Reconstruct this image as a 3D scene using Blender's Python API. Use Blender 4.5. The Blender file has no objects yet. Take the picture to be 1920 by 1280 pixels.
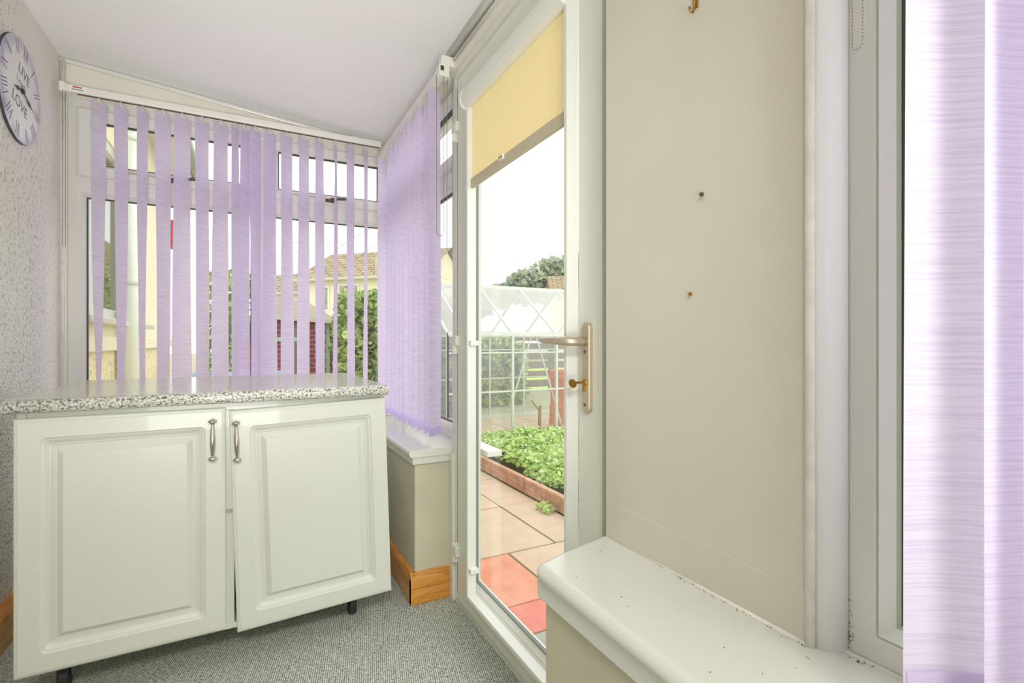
import bpy, bmesh, math, random
from mathutils import Vector, Matrix, noise
random.seed(7)
R = math.radians
PI = math.pi
sc = bpy.context.scene
col = bpy.data.collections.new('porch'); sc.collection.children.link(col)

# ------------------------------------------------------------------ helpers
def lin(r, g, b):
    f = lambda v: (v/255/12.92) if v/255 <= .04045 else ((v/255+.055)/1.055)**2.4
    return (f(r), f(g), f(b), 1)

def base_mat(name):
    m = bpy.data.materials.new(name); m.use_nodes = True
    nt = m.node_tree; p = nt.nodes['Principled BSDF']
    return m, nt, p

def mat(name, c, rough=.5, metal=0, spec=.5, var=0, vscale=6, bump=0, bscale=200, coat=0, c2=None, trans=0):
    m, nt, p = base_mat(name)
    p.inputs['Roughness'].default_value = rough
    p.inputs['Metallic'].default_value = metal
    p.inputs['Specular IOR Level'].default_value = spec
    p.inputs['Coat Weight'].default_value = coat
    p.inputs['Base Color'].default_value = c
    tc = nt.nodes.new('ShaderNodeTexCoord')
    if var or c2:
        n = nt.nodes.new('ShaderNodeTexNoise'); n.inputs['Scale'].default_value = vscale; n.inputs['Detail'].default_value = 5
        nt.links.new(tc.outputs['Object'], n.inputs['Vector'])
        cr = nt.nodes.new('ShaderNodeValToRGB')
        a = c2 if c2 else tuple(x*(1-var) for x in c[:3])+(1,)
        cr.color_ramp.elements[0].position = .35; cr.color_ramp.elements[1].position = .65
        cr.color_ramp.elements[0].color = a; cr.color_ramp.elements[1].color = c
        nt.links.new(n.outputs['Fac'], cr.inputs['Fac']); nt.links.new(cr.outputs['Color'], p.inputs['Base Color'])
    if bump:
        n = nt.nodes.new('ShaderNodeTexNoise'); n.inputs['Scale'].default_value = bscale; n.inputs['Detail'].default_value = 3
        nt.links.new(tc.outputs['Object'], n.inputs['Vector'])
        b = nt.nodes.new('ShaderNodeBump'); b.inputs['Strength'].default_value = bump; b.inputs['Distance'].default_value = .002
        nt.links.new(n.outputs['Fac'], b.inputs['Height']); nt.links.new(b.outputs['Normal'], p.inputs['Normal'])
    return m

def ramp(nt, src, stops):
    cr = nt.nodes.new('ShaderNodeValToRGB')
    e = cr.color_ramp.elements
    while len(e) < len(stops): e.new(.5)
    for k, (pos, c) in enumerate(stops):
        e[k].position = pos; e[k].color = c
    nt.links.new(src, cr.inputs['Fac'])
    return cr.outputs['Color']

def link(name, bm, m, parent=None, smooth=False, bevel=0, seg=2):
    me = bpy.data.meshes.new(name)
    bmesh.ops.recalc_face_normals(bm, faces=bm.faces)
    bm.to_mesh(me); bm.free()
    for x in (m if isinstance(m, (list, tuple)) else [m]): me.materials.append(x)
    o = bpy.data.objects.new(name, me); col.objects.link(o)
    if smooth:
        for p in me.polygons: p.use_smooth = True
    if bevel:
        b = o.modifiers.new('b', 'BEVEL'); b.width = bevel; b.segments = seg; b.limit_method = 'ANGLE'; b.angle_limit = R(40)
        b.harden_normals = False
    if parent is not None: o.parent = parent
    return o

def empty(name, loc=(0, 0, 0), rz=0):
    o = bpy.data.objects.new(name, None); col.objects.link(o); o.location = loc; o.rotation_euler = (0, 0, rz)
    o.empty_display_size = .05
    return o

def tag(o, label=None, cat=None, group=None, kind=None):
    if label: o['label'] = label
    if cat: o['category'] = cat
    if group: o['group'] = group
    if kind: o['kind'] = kind
    return o

def structure(o, label, cat):
    return tag(o, label, cat, None, 'structure')

def box(bm, a, b, mi=0, M=None):
    x0, y0, z0 = a; x1, y1, z1 = b
    v = [bm.verts.new((x, y, z)) for x in (x0, x1) for y in (y0, y1) for z in (z0, z1)]
    if M is not None:
        for q in v: q.co = M @ q.co
    for f in ((0, 1, 3, 2), (4, 6, 7, 5), (0, 4, 5, 1), (2, 3, 7, 6), (0, 2, 6, 4), (1, 5, 7, 3)):
        fc = bm.faces.new([v[i] for i in f]); fc.material_index = mi

def B(): return bmesh.new()

def boxes(name, lst, m, parent=None, bevel=0, **k):
    bm = B()
    for a, b in lst: box(bm, a, b)
    return link(name, bm, m, parent, bevel=bevel, **k)

def bar(bm, p, q, w, h=None, up=(0, 0, 1), mi=0):
    """rectangular bar between two points"""
    h = h or w
    p = Vector(p); q = Vector(q); d = (q-p).normalized(); u = Vector(up)
    if abs(d.dot(u)) > .98: u = Vector((0, 1, 0))
    s = d.cross(u).normalized(); u = s.cross(d).normalized()
    v = []
    for c in (p, q):
        for a, b in ((-1, -1), (1, -1), (1, 1), (-1, 1)):
            v.append(bm.verts.new(c+s*a*w/2+u*b*h/2))
    for i in range(4):
        bm.faces.new((v[i], v[(i+1) % 4], v[4+(i+1) % 4], v[4+i])).material_index = mi
    bm.faces.new(v[0:4][::-1]); bm.faces.new(v[4:8])

def tube(bm, pts, r, n=10, cap=True, squash=None):
    """tube through points, r number or list, squash = (axis vector, factor)"""
    pts = [Vector(p) for p in pts]; rings = []
    ref = Vector((0, 0, 1))
    for i, p in enumerate(pts):
        d = (pts[min(i+1, len(pts)-1)]-pts[max(i-1, 0)]).normalized()
        if abs(d.dot(ref)) > .95: u0 = Vector((1, 0, 0))
        else: u0 = ref
        s = d.cross(u0).normalized(); u = s.cross(d).normalized()
        rr = r[i] if isinstance(r, (list, tuple)) else r
        ring = []
        for k in range(n):
            a = 2*PI*k/n
            off = s*math.cos(a)*rr+u*math.sin(a)*rr
            if squash: off -= squash[0]*off.dot(squash[0])*(1-squash[1])
            ring.append(bm.verts.new(p+off))
        rings.append(ring)
    for a, b in zip(rings, rings[1:]):
        for k in range(n): bm.faces.new((a[k], a[(k+1) % n], b[(k+1) % n], b[k]))
    if cap:
        bm.faces.new(rings[0][::-1]); bm.faces.new(rings[-1])

def lathe(bm, prof, M, n=20):
    """prof list of (r, z); revolved about local z"""
    rings = []
    for r, z in prof:
        rings.append([bm.verts.new(M @ Vector((max(r, 1e-5)*math.cos(2*PI*k/n), max(r, 1e-5)*math.sin(2*PI*k/n), z))) for k in range(n)])
    for a, b in zip(rings, rings[1:]):
        for k in range(n): bm.faces.new((a[k], a[(k+1) % n], b[(k+1) % n], b[k]))
    bm.faces.new(rings[0][::-1]); bm.faces.new(rings[-1])

def rrect(x0, x1, z0, z1, r, n=5):
    pts = []
    for cx, cz, a0 in ((x1-r, z1-r, 0), (x0+r, z1-r, 90), (x0+r, z0+r, 180), (x1-r, z0+r, 270)):
        for k in range(n+1):
            a = R(a0+90*k/n); pts.append((cx+r*math.cos(a), cz+r*math.sin(a)))
    return pts

def rings(bm, x0, x1, z0, z1, prof, fill=False, close=True, n=5, M=None):
    """nested rectangular loops. prof: (inset, y[, radius]). local x-z plane, -y faces the room."""
    L = []
    for p in prof:
        i, y = p[0], p[1]; r = p[2] if len(p) > 2 else 1e-5
        L.append([bm.verts.new((x, y, z)) for x, z in rrect(x0+i, x1-i, z0+i, z1-i, max(r, 1e-5), n)])
    if M is not None:
        for l in L:
            for v in l: v.co = M @ v.co
    k = len(L[0])
    pairs = list(zip(L, L[1:]))
    if close and not fill: pairs.append((L[-1], L[0]))
    for a, b in pairs:
        for j in range(k): bm.faces.new((a[j], a[(j+1) % k], b[(j+1) % k], b[j]))
    if fill: bm.faces.new(L[-1]); bm.faces.new(L[0][::-1])
    bmesh.ops.remove_doubles(bm, verts=bm.verts, dist=4e-5)

RW = Matrix.Rotation(-PI/2, 4, 'Z')       # local x -> world -Y, local y -> world +X (for things on the outer wall)
def frame(name, h0, h1, z0, z1, prof, m, depth, side, parent=None, fill=False, bevel=0):
    """window/door ring; side 'back' (h = world X, plane y = depth) or 'right' (h = world Y, plane x = depth)"""
    bm = B()
    if side == 'back':
        rings(bm, h0, h1, z0, z1, prof, fill, M=Matrix.Translation((0, depth, 0)))
    else:
        rings(bm, -h1, -h0, z0, z1, prof, fill, M=Matrix.Translation((depth, 0, 0)) @ RW)
    return link(name, bm, m, parent, bevel=bevel)

# ------------------------------------------------------------------ materials
upvc = mat('white_upvc', lin(222, 222, 212), .28, spec=.5, coat=.15)
upvc_door = mat('white_upvc_door', lin(218, 219, 204), .3, coat=.15)
plastic = mat('white_plastic', lin(232, 230, 220), .4)
gasket = mat('black_gasket', lin(58, 62, 60), .6)
seal = mat('mastic', lin(234, 230, 216), .6, bump=.6, bscale=60, var=.12, vscale=40)
sillm = mat('sill_board', lin(224, 224, 212), .22, coat=.3, var=.03, vscale=3)
paint_cream = mat('cream_dwarf_wall_paint', lin(205, 200, 172), .75, var=.1, vscale=5, bump=.5, bscale=9)
paint_back = mat('cream_back_wall_paint', lin(230, 226, 210), .8, var=.04, vscale=4, bump=.3, bscale=30)
ceil_m = mat('ceiling_paint', lin(244, 242, 241), .85, var=.02, vscale=2)
cab_m = mat('cream_foil', lin(209, 210, 196), .33, coat=.2, var=.02, vscale=3)
pine = None
chrome = mat('brushed_nickel', lin(190, 180, 165), .22, metal=1)
darkmetal = mat('antiqued_metal', lin(110, 100, 88), .35, metal=1)
gold = mat('pale_gold_anodised', lin(204, 190, 164), .42, metal=.85)
brass = mat('brass', lin(172, 132, 62), .38, metal=1)
rubber = mat('black_rubber', lin(38, 38, 40), .5)
steel = mat('zinc_steel', lin(170, 172, 172), .35, metal=.8)
cordm = mat('cord', lin(120, 112, 104), .7)
cordw = mat('cord_white', lin(215, 208, 196), .7)

def wall_stain():
    m, nt, p = base_mat('eggshell_pier_paint'); p.inputs['Roughness'].default_value = .55
    tc = nt.nodes.new('ShaderNodeTexCoord')
    n = nt.nodes.new('ShaderNodeTexNoise'); n.inputs['Scale'].default_value = 3; n.inputs['Detail'].default_value = 6
    nt.links.new(tc.outputs['Object'], n.inputs['Vector'])
    c = ramp(nt, n.outputs['Fac'], [(.35, lin(204, 199, 182)), (.65, lin(210, 206, 190))])
    # fine scuffs and specks
    v = nt.nodes.new('ShaderNodeTexVoronoi'); v.inputs['Scale'].default_value = 22
    nt.links.new(tc.outputs['Object'], v.inputs['Vector'])
    sp = ramp(nt, v.outputs['Distance'], [(.0, (.45, .42, .36, 1)), (.035, (1, 1, 1, 1))])
    mx = nt.nodes.new('ShaderNodeMix'); mx.data_type = 'RGBA'; mx.blend_type = 'MULTIPLY'; mx.inputs[0].default_value = .45
    nt.links.new(c, mx.inputs[6]); nt.links.new(sp, mx.inputs[7])
    nt.links.new(mx.outputs[2], p.inputs['Base Color'])
    n2 = nt.nodes.new('ShaderNodeTexNoise'); n2.inputs['Scale'].default_value = 45; n2.inputs['Detail'].default_value = 4
    nt.links.new(tc.outputs['Object'], n2.inputs['Vector'])
    b = nt.nodes.new('ShaderNodeBump'); b.inputs['Strength'].default_value = .18; b.inputs['Distance'].default_value = .003
    nt.links.new(n2.outputs['Fac'], b.inputs['Height']); nt.links.new(b.outputs['Normal'], p.inputs['Normal'])
    return m
pier_m = wall_stain()

def pebble(name, cl, cd, smooth_top=True, scale=95):
    m, nt, p = base_mat(name); p.inputs['Roughness'].default_value = .8
    tc = nt.nodes.new('ShaderNodeTexCoord')
    v = nt.nodes.new('ShaderNodeTexVoronoi'); v.inputs['Scale'].default_value = scale
    n = nt.nodes.new('ShaderNodeTexNoise'); n.inputs['Scale'].default_value = scale*.45; n.inputs['Detail'].default_value = 4
    nt.links.new(tc.outputs['Object'], v.inputs['Vector']); nt.links.new(tc.outputs['Object'], n.inputs['Vector'])
    c = ramp(nt, n.outputs['Fac'], [(.30, cd), (.47, cl)])
    nt.links.new(c, p.inputs['Base Color'])
    ad = nt.nodes.new('ShaderNodeMath'); ad.operation = 'SUBTRACT'
    nt.links.new(n.outputs['Fac'], ad.inputs[0]); nt.links.new(v.outputs['Distance'], ad.inputs[1])
    b = nt.nodes.new('ShaderNodeBump'); b.inputs['Distance'].default_value = .008
    nt.links.new(ad.outputs[0], b.inputs['Height']); nt.links.new(b.outputs['Normal'], p.inputs['Normal'])
    if smooth_top:
        sx = nt.nodes.new('ShaderNodeSeparateXYZ'); nt.links.new(tc.outputs['Object'], sx.inputs[0])
        # smooth plaster near the ceiling and in the corner by the window
        big = nt.nodes.new('ShaderNodeTexNoise'); big.inputs['Scale'].default_value = 7; big.inputs['Detail'].default_value = 5
        nt.links.new(tc.outputs['Object'], big.inputs['Vector'])
        a1 = nt.nodes.new('ShaderNodeMapRange'); a1.inputs[1].default_value = 1.85; a1.inputs[2].default_value = 2.1
        nt.links.new(sx.outputs['Z'], a1.inputs[0])
        a2 = nt.nodes.new('ShaderNodeMapRange'); a2.inputs[1].default_value = 2.72; a2.inputs[2].default_value = 2.95
        nt.links.new(sx.outputs['Y'], a2.inputs[0])
        mxx = nt.nodes.new('ShaderNodeMath'); mxx.operation = 'MULTIPLY'
        nt.links.new(a1.outputs[0], mxx.inputs[0])
        a3 = nt.nodes.new('ShaderNodeMapRange'); a3.inputs[1].default_value = 2.45; a3.inputs[2].default_value = 2.75
        nt.links.new(sx.outputs['Y'], a3.inputs[0]); nt.links.new(a3.outputs[0], mxx.inputs[1])
        m2 = nt.nodes.new('ShaderNodeMath'); m2.operation = 'MAXIMUM'
        a2b = nt.nodes.new('ShaderNodeMath'); a2b.operation = 'MULTIPLY'; a2b.inputs[1].default_value = .55
        nt.links.new(a2.outputs[0], a2b.inputs[0])
        nt.links.new(mxx.outputs[0], m2.inputs[0]); nt.links.new(a2b.outputs[0], m2.inputs[1])
        m3 = nt.nodes.new('ShaderNodeMath'); m3.operation = 'MULTIPLY_ADD'; m3.inputs[1].default_value = .9; m3.inputs[2].default_value = -.42
        nt.links.new(big.outputs['Fac'], m3.inputs[0])
        m4 = nt.nodes.new('ShaderNodeMath'); m4.operation = 'ADD'; m4.use_clamp = True
        nt.links.new(m2.outputs[0], m4.inputs[0]); nt.links.new(m3.outputs[0], m4.inputs[1])
        mc = nt.nodes.new('ShaderNodeMix'); mc.data_type = 'RGBA'
        nt.links.new(m4.outputs[0], mc.inputs[0]); nt.links.new(c, mc.inputs[6]); mc.inputs[7].default_value = cl
        nt.links.new(mc.outputs[2], p.inputs['Base Color'])
        st = nt.nodes.new('ShaderNodeMapRange'); st.inputs[3].default_value = .75; st.inputs[4].default_value = .06
        nt.links.new(m4.outputs[0], st.inputs[0]); nt.links.new(st.outputs[0], b.inputs['Strength'])
    else:
        b.inputs['Strength'].default_value = .7
    return m
peb_in = pebble('white_painted_pebbledash', lin(228, 225, 217), lin(160, 156, 140), scale=130)
peb_out = pebble('cream_pebbledash', lin(235, 222, 180), lin(196, 176, 130), False, 60)

def carpet():
    m, nt, p = base_mat('grey_green_loop_carpet'); p.inputs['Roughness'].default_value = .95; p.inputs['Specular IOR Level'].default_value = .1
    tc = nt.nodes.new('ShaderNodeTexCoord')
    mp = nt.nodes.new('ShaderNodeMapping'); mp.inputs['Rotation'].default_value = (0, 0, R(12))
    nt.links.new(tc.outputs['Object'], mp.inputs['Vector'])
    w = nt.nodes.new('ShaderNodeTexWave'); w.inputs['Scale'].default_value = 48; w.inputs['Distortion'].default_value = 5; w.inputs['Detail'].default_value = 3; w.inputs['Detail Scale'].default_value = 4
    nt.links.new(mp.outputs[0], w.inputs['Vector'])
    mp2 = nt.nodes.new('ShaderNodeMapping'); mp2.inputs['Scale'].default_value = (1, 2.2, 1)
    nt.links.new(mp.outputs[0], mp2.inputs['Vector'])
    n = nt.nodes.new('ShaderNodeTexNoise'); n.inputs['Scale'].default_value = 100; n.inputs['Detail'].default_value = 3
    nt.links.new(mp2.outputs[0], n.inputs['Vector'])
    mx = nt.nodes.new('ShaderNodeMath'); mx.operation = 'MULTIPLY_ADD'; mx.inputs[1].default_value = .32
    nt.links.new(w.outputs['Fac'], mx.inputs[0])
    ms = nt.nodes.new('ShaderNodeMath'); ms.operation = 'MULTIPLY'; ms.inputs[1].default_value = .75
    nt.links.new(n.outputs['Fac'], ms.inputs[0]); nt.links.new(ms.outputs[0], mx.inputs[2])
    c = ramp(nt, mx.outputs[0], [(.30, lin(84, 90, 80)), (.48, lin(148, 154, 140)), (.66, lin(222, 226, 212))])
    nt.links.new(c, p.inputs['Base Color'])
    b = nt.nodes.new('ShaderNodeBump'); b.inputs['Strength'].default_value = .8; b.inputs['Distance'].default_value = .006
    nt.links.new(mx.outputs[0], b.inputs['Height']); nt.links.new(b.outputs['Normal'], p.inputs['Normal'])
    return m
carpet_m = carpet()

def granite():
    m, nt, p = base_mat('speckled_grey_laminate'); p.inputs['Roughness'].default_value = .2; p.inputs['Coat Weight'].default_value = .25; p.inputs['Coat Roughness'].default_value = .07
    tc = nt.nodes.new('ShaderNodeTexCoord')
    n = nt.nodes.new('ShaderNodeTexNoise'); n.inputs['Scale'].default_value = 150; n.inputs['Detail'].default_value = 3; n.inputs['Roughness'].default_value = .6
    nt.links.new(tc.outputs['Object'], n.inputs['Vector'])
    c = ramp(nt, n.outputs['Fac'], [(.35, lin(78, 80, 76)), (.43, lin(146, 146, 136)), (.50, lin(204, 202, 190)), (.64, lin(234, 232, 222))])
    nt.links.new(c, p.inputs['Base Color'])
    return m
granite_m = granite()

def pine_m():
    m, nt, p = base_mat('varnished_pine'); p.inputs['Roughness'].default_value = .3; p.inputs['Coat Weight'].default_value = .3
    tc = nt.nodes.new('ShaderNodeTexCoord')
    mp = nt.nodes.new('ShaderNodeMapping'); mp.inputs['Scale'].default_value = (1.5, 1.5, 22)
    nt.links.new(tc.outputs['Object'], mp.inputs['Vector'])
    n = nt.nodes.new('ShaderNodeTexNoise'); n.inputs['Scale'].default_value = 3.2; n.inputs['Detail'].default_value = 6; n.inputs['Distortion'].default_value = 1.0
    nt.links.new(mp.outputs[0], n.inputs['Vector'])
    c = ramp(nt, n.outputs['Fac'], [(.3, lin(168, 92, 28)), (.5, lin(214, 142, 56)), (.7, lin(230, 164, 78))])
    v = nt.nodes.new('ShaderNodeTexVoronoi'); v.inputs['Scale'].default_value = 7
    nt.links.new(tc.outputs['Object'], v.inputs['Vector'])
    k = ramp(nt, v.outputs['Distance'], [(.05, (.25, .12, .05, 1)), (.13, (1, 1, 1, 1))])
    mx = nt.nodes.new('ShaderNodeMix'); mx.data_type = 'RGBA'; mx.blend_type = 'MULTIPLY'; mx.inputs[0].default_value = .9
    nt.links.new(c, mx.inputs[6]); nt.links.new(k, mx.inputs[7]); nt.links.new(mx.outputs[2], p.inputs['Base Color'])
    return m
pine = pine_m()

def fabric(name, c, cdark, streak=True, trans=.5, sheer=0.0, sy=150):
    m = bpy.data.materials.new(name); m.use_nodes = True
    nt = m.node_tree; nt.nodes.clear()
    out = nt.nodes.new('ShaderNodeOutputMaterial')
    uv = nt.nodes.new('ShaderNodeTexCoord')
    mp = nt.nodes.new('ShaderNodeMapping'); mp.inputs['Scale'].default_value = (9, sy, 1) if streak else (160, 160, 1)
    nt.links.new(uv.outputs['UV'], mp.inputs['Vector'])
    n = nt.nodes.new('ShaderNodeTexNoise'); n.inputs['Scale'].default_value = 1; n.inputs['Detail'].default_value = 4
    nt.links.new(mp.outputs[0], n.inputs['Vector'])
    cc = ramp(nt, n.outputs['Fac'], [(.3, cdark), (.58, c)])
    # finer weave
    mp2 = nt.nodes.new('ShaderNodeMapping'); mp2.inputs['Scale'].default_value = (900, 900, 1)
    nt.links.new(uv.outputs['UV'], mp2.inputs['Vector'])
    n2 = nt.nodes.new('ShaderNodeTexNoise'); n2.inputs['Scale'].default_value = 1; n2.inputs['Detail'].default_value = 1
    nt.links.new(mp2.outputs[0], n2.inputs['Vector'])
    mm = nt.nodes.new('ShaderNodeMath'); mm.operation = 'ADD'
    nt.links.new(n.outputs['Fac'], mm.inputs[0]); nt.links.new(n2.outputs['Fac'], mm.inputs[1])
    b = nt.nodes.new('ShaderNodeBump'); b.inputs['Strength'].default_value = .25; b.inputs['Distance'].default_value = .001
    nt.links.new(mm.outputs[0], b.inputs['Height'])
    d = nt.nodes.new('ShaderNodeBsdfDiffuse'); t = nt.nodes.new('ShaderNodeBsdfTranslucent')
    for s in (d, t):
        nt.links.new(cc, s.inputs['Color']); nt.links.new(b.outputs['Normal'], s.inputs['Normal'])
    mx = nt.nodes.new('ShaderNodeMixShader'); mx.inputs[0].default_value = trans
    nt.links.new(d.outputs[0], mx.inputs[1]); nt.links.new(t.outputs[0], mx.inputs[2])
    last = mx
    if sheer:
        tr = nt.nodes.new('ShaderNodeBsdfTransparent'); tr.inputs['Color'].default_value = c
        m2 = nt.nodes.new('ShaderNodeMixShader'); m2.inputs[0].default_value = sheer
        nt.links.new(mx.outputs[0], m2.inputs[1]); nt.links.new(tr.outputs[0], m2.inputs[2]); last = m2
    nt.links.new(last.outputs[0], out.inputs['Surface'])
    return m
lilac = fabric('lilac_slat_fabric', lin(241, 231, 254), lin(227, 214, 245), trans=.64)
lilac_dimmed = fabric('lilac_dimmed_slat_fabric', lin(242, 233, 251), lin(224, 213, 238), trans=.46, sy=330)  # same fabric as the other slats, made less translucent to dim the near ones
yellow = fabric('yellow_blind_fabric', lin(242, 220, 166), lin(236, 210, 152), False, trans=.45)

def glass_mat(name, tint=(.97, .985, .97, 1), refl=1.0, dust=0):
    m = bpy.data.materials.new(name); m.use_nodes = True
    nt = m.node_tree; nt.nodes.clear()
    out = nt.nodes.new('ShaderNodeOutputMaterial')
    t = nt.nodes.new('ShaderNodeBsdfTransparent'); t.inputs['Color'].default_value = tint
    g = nt.nodes.new('ShaderNodeBsdfGlossy'); g.inputs['Roughness'].default_value = .01
    f = nt.nodes.new('ShaderNodeLayerWeight'); f.inputs['Blend'].default_value = .5
    pw = nt.nodes.new('ShaderNodeMath'); pw.operation = 'POWER'; pw.inputs[1].default_value = 5
    nt.links.new(f.outputs['Facing'], pw.inputs[0])
    k = nt.nodes.new('ShaderNodeMath'); k.operation = 'MULTIPLY_ADD'; k.inputs[1].default_value = .9; k.inputs[2].default_value = .022*refl; k.use_clamp = True
    nt.links.new(pw.outputs[0], k.inputs[0])
    mx = nt.nodes.new('ShaderNodeMixShader')
    nt.links.new(k.outputs[0], mx.inputs[0]); nt.links.new(t.outputs[0], mx.inputs[1]); nt.links.new(g.outputs[0], mx.inputs[2])
    last = mx
    if dust:  # diffuse veil for dust and, on the roof panes, reflected sky
        df = nt.nodes.new('ShaderNodeBsdfDiffuse'); df.inputs[0].default_value = (.9, .92, .9, 1); tl = nt.nodes.new('ShaderNodeBsdfTranslucent'); tl.inputs[0].default_value = (.9, .92, .9, 1)
        a_ = nt.nodes.new('ShaderNodeMixShader'); nt.links.new(df.outputs[0], a_.inputs[1]); nt.links.new(tl.outputs[0], a_.inputs[2])
        b_ = nt.nodes.new('ShaderNodeMixShader'); b_.inputs[0].default_value = dust
        nt.links.new(mx.outputs[0], b_.inputs[1]); nt.links.new(a_.outputs[0], b_.inputs[2]); last = b_
    nt.links.new(last.outputs[0], out.inputs['Surface'])
    return m
glass = glass_mat('window_glass')
gh_glass = glass_mat('greenhouse_glass', (.93, .96, .94, 1), 1.5, .10)

# ------------------------------------------------------------------ room shell
XL, XR = -.785, .81
YB = 3.12; YF = -1.2
GZ = -.15
def zc(x): return 2.262-(x-.76)*.094       # sloping ceiling of the lean-to porch

structure(boxes('floor', [((-.80, YF-.1, -.06), (.86, YB+.02, 0))], carpet_m), 'grey-green loop pile carpet covering the porch floor', 'carpet')

bm = B()
v = [bm.verts.new(p) for p in ((-.95, YF-.15, zc(-.95)), (1.0, YF-.15, zc(1.0)), (1.0, YB+.15, zc(1.0)), (-.95, YB+.15, zc(-.95)))]
w = [bm.verts.new(q.co+Vector((0, 0, .08))) for q in v]
bm.faces.new(v); bm.faces.new(w[::-1])
for i in range(4): bm.faces.new((v[i], v[(i+1) % 4], w[(i+1) % 4], w[i]))
structure(link('ceiling', bm, ceil_m), 'plain white sloping ceiling of the porch', 'ceiling')

structure(boxes('wall_left', [((XL-.12, YF-.1, -.1), (XL, YB, 2.42))], peb_in), 'white painted pebbledash house wall behind the clock and cabinet', 'wall')
# front wall, behind the camera
structure(boxes('wall_front', [((XL, YF-.12, -.1), (.85, YF, 2.4))], paint_back), 'plain cream wall closing the near end of the porch', 'wall')
# back wall: dwarf wall below and a strip above the window
bm = B()
box(bm, (XL, 2.94, -.1), (.60, YB+.08, .60)); box(bm, (XL, YB-.02, 2.19), (.86, YB+.08, 2.40)); box(bm, (-.80, YB-.03, .6), (-.757, YB+.08, 2.2))
structure(link('wall_back', bm, paint_back), 'cream end wall above and below the far window', 'wall')
# outer wall
bm = B()
box(bm, (.60, 1.985, -.1), (.87, YB+.08, .60))                       # dwarf wall under the side window
structure(link('wall_right', bm, paint_cream, bevel=.004), 'cream painted dwarf wall under the side window beyond the door', 'wall')
bm = B()
box(bm, (.53, YF, -.1), (.86, .862, .585))
structure(link('wall_right', bm, paint_cream, bevel=.004), 'cream painted dwarf wall under the near windowsill', 'wall')
bm = B()
box(bm, (.715, .436, .585), (.86, .902, 2.32)); box(bm, (.7138, .438, .60), (.716, .86, .70))
structure(link('wall_right', bm, pier_m, bevel=.003), 'flat cream painted wall pier between the door and near window', 'wall')
bm = B()
box(bm, (.745, YF, 2.16), (.86, .44, 2.32)); box(bm, (.745, .9, 2.165), (.86, 1.96, 2.32)); box(bm, (.79, 1.96, 2.19), (.87, YB+.08, 2.32))
structure(link('wall_right', bm, paint_back), 'narrow cream wall strip above the door and side window', 'wall')

# coving strips
bm = B()
bar(bm, (XL, YB-.026, zc(XL)-.012), (.80, YB-.026, zc(.80)-.012), .014, .02)
structure(link('trim_1', bm, upvc, bevel=.004), 'thin pale bead where the far wall meets the ceiling', 'ceiling trim')
bm = B()
for (x, z, r) in ((.742, zc(.742)-.012, .014), (.735, zc(.735)-.036, .010), (.742, zc(.742)-.060, .007)):
    tube(bm, [(x, .902, z), (x, 1.96, z)], r, 12)
structure(link('trim_2', bm, upvc_door, smooth=True), 'stepped white trim between door head and ceiling', 'ceiling trim')
bm = B()
tube(bm, [(XL+.006, YB-.03, .62), (XL+.012, YB-.03, 1.2), (XL+.006, YB-.03, 1.8), (XL+.014, YB-.03, 2.40)], [.004, .007, .004, .008], 8)
structure(link('trim_3', bm, seal, smooth=True), 'lumpy mastic bead in the far left corner of the porch', 'sealant')

# skirting
def skirt(name, segs, label, t=.022, h=.125):
    bm = B()
    for p, q, nrm in segs:
        p = Vector(p); q = Vector(q); nrm = Vector(nrm)
        prof = [(0, 0), (t, 0), (t, h-.022), (t-.003, h-.01), (t-.009, h-.003), (t-.014, h), (0, h)]
        a = [bm.verts.new(p+nrm*u+Vector((0, 0, w_))) for u, w_ in prof]
        b = [bm.verts.new(q+nrm*u+Vector((0, 0, w_))) for u, w_ in prof]
        k = len(prof)
        for i in range(k): bm.faces.new((a[i], a[(i+1) % k], b[(i+1) % k], b[i]))
        bm.faces.new(a[::-1]); bm.faces.new(b)
    return structure(link(name, bm, pine), label, 'skirting board')
skirt('baseboard_right', [((.60, 1.964, .001), (.60, 2.94, .001), (-1, 0, 0)), ((.578, 1.985, .001), (.742, 1.985, .001), (0, -1, 0))], 'varnished orange pine skirting around the dwarf wall corner')
skirt('baseboard_left', [((XL, YF, .001), (XL, 2.94, .001), (1, 0, 0))], 'varnished orange pine skirting along the pebbledash wall', t=.05, h=.12)
skirt('baseboard_back', [((XL+.05, 2.94, .001), (.578, 2.94, .001), (0, -1, 0))], 'varnished orange pine skirting below the far window')

# ------------------------------------------------------------------ windows
def sash_prof(face, t=.035, w=.05):
    return [(0, face), (w-.012, face), (w, face+.014), (w, face+t+.02), (0, face+t+.02)]
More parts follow.
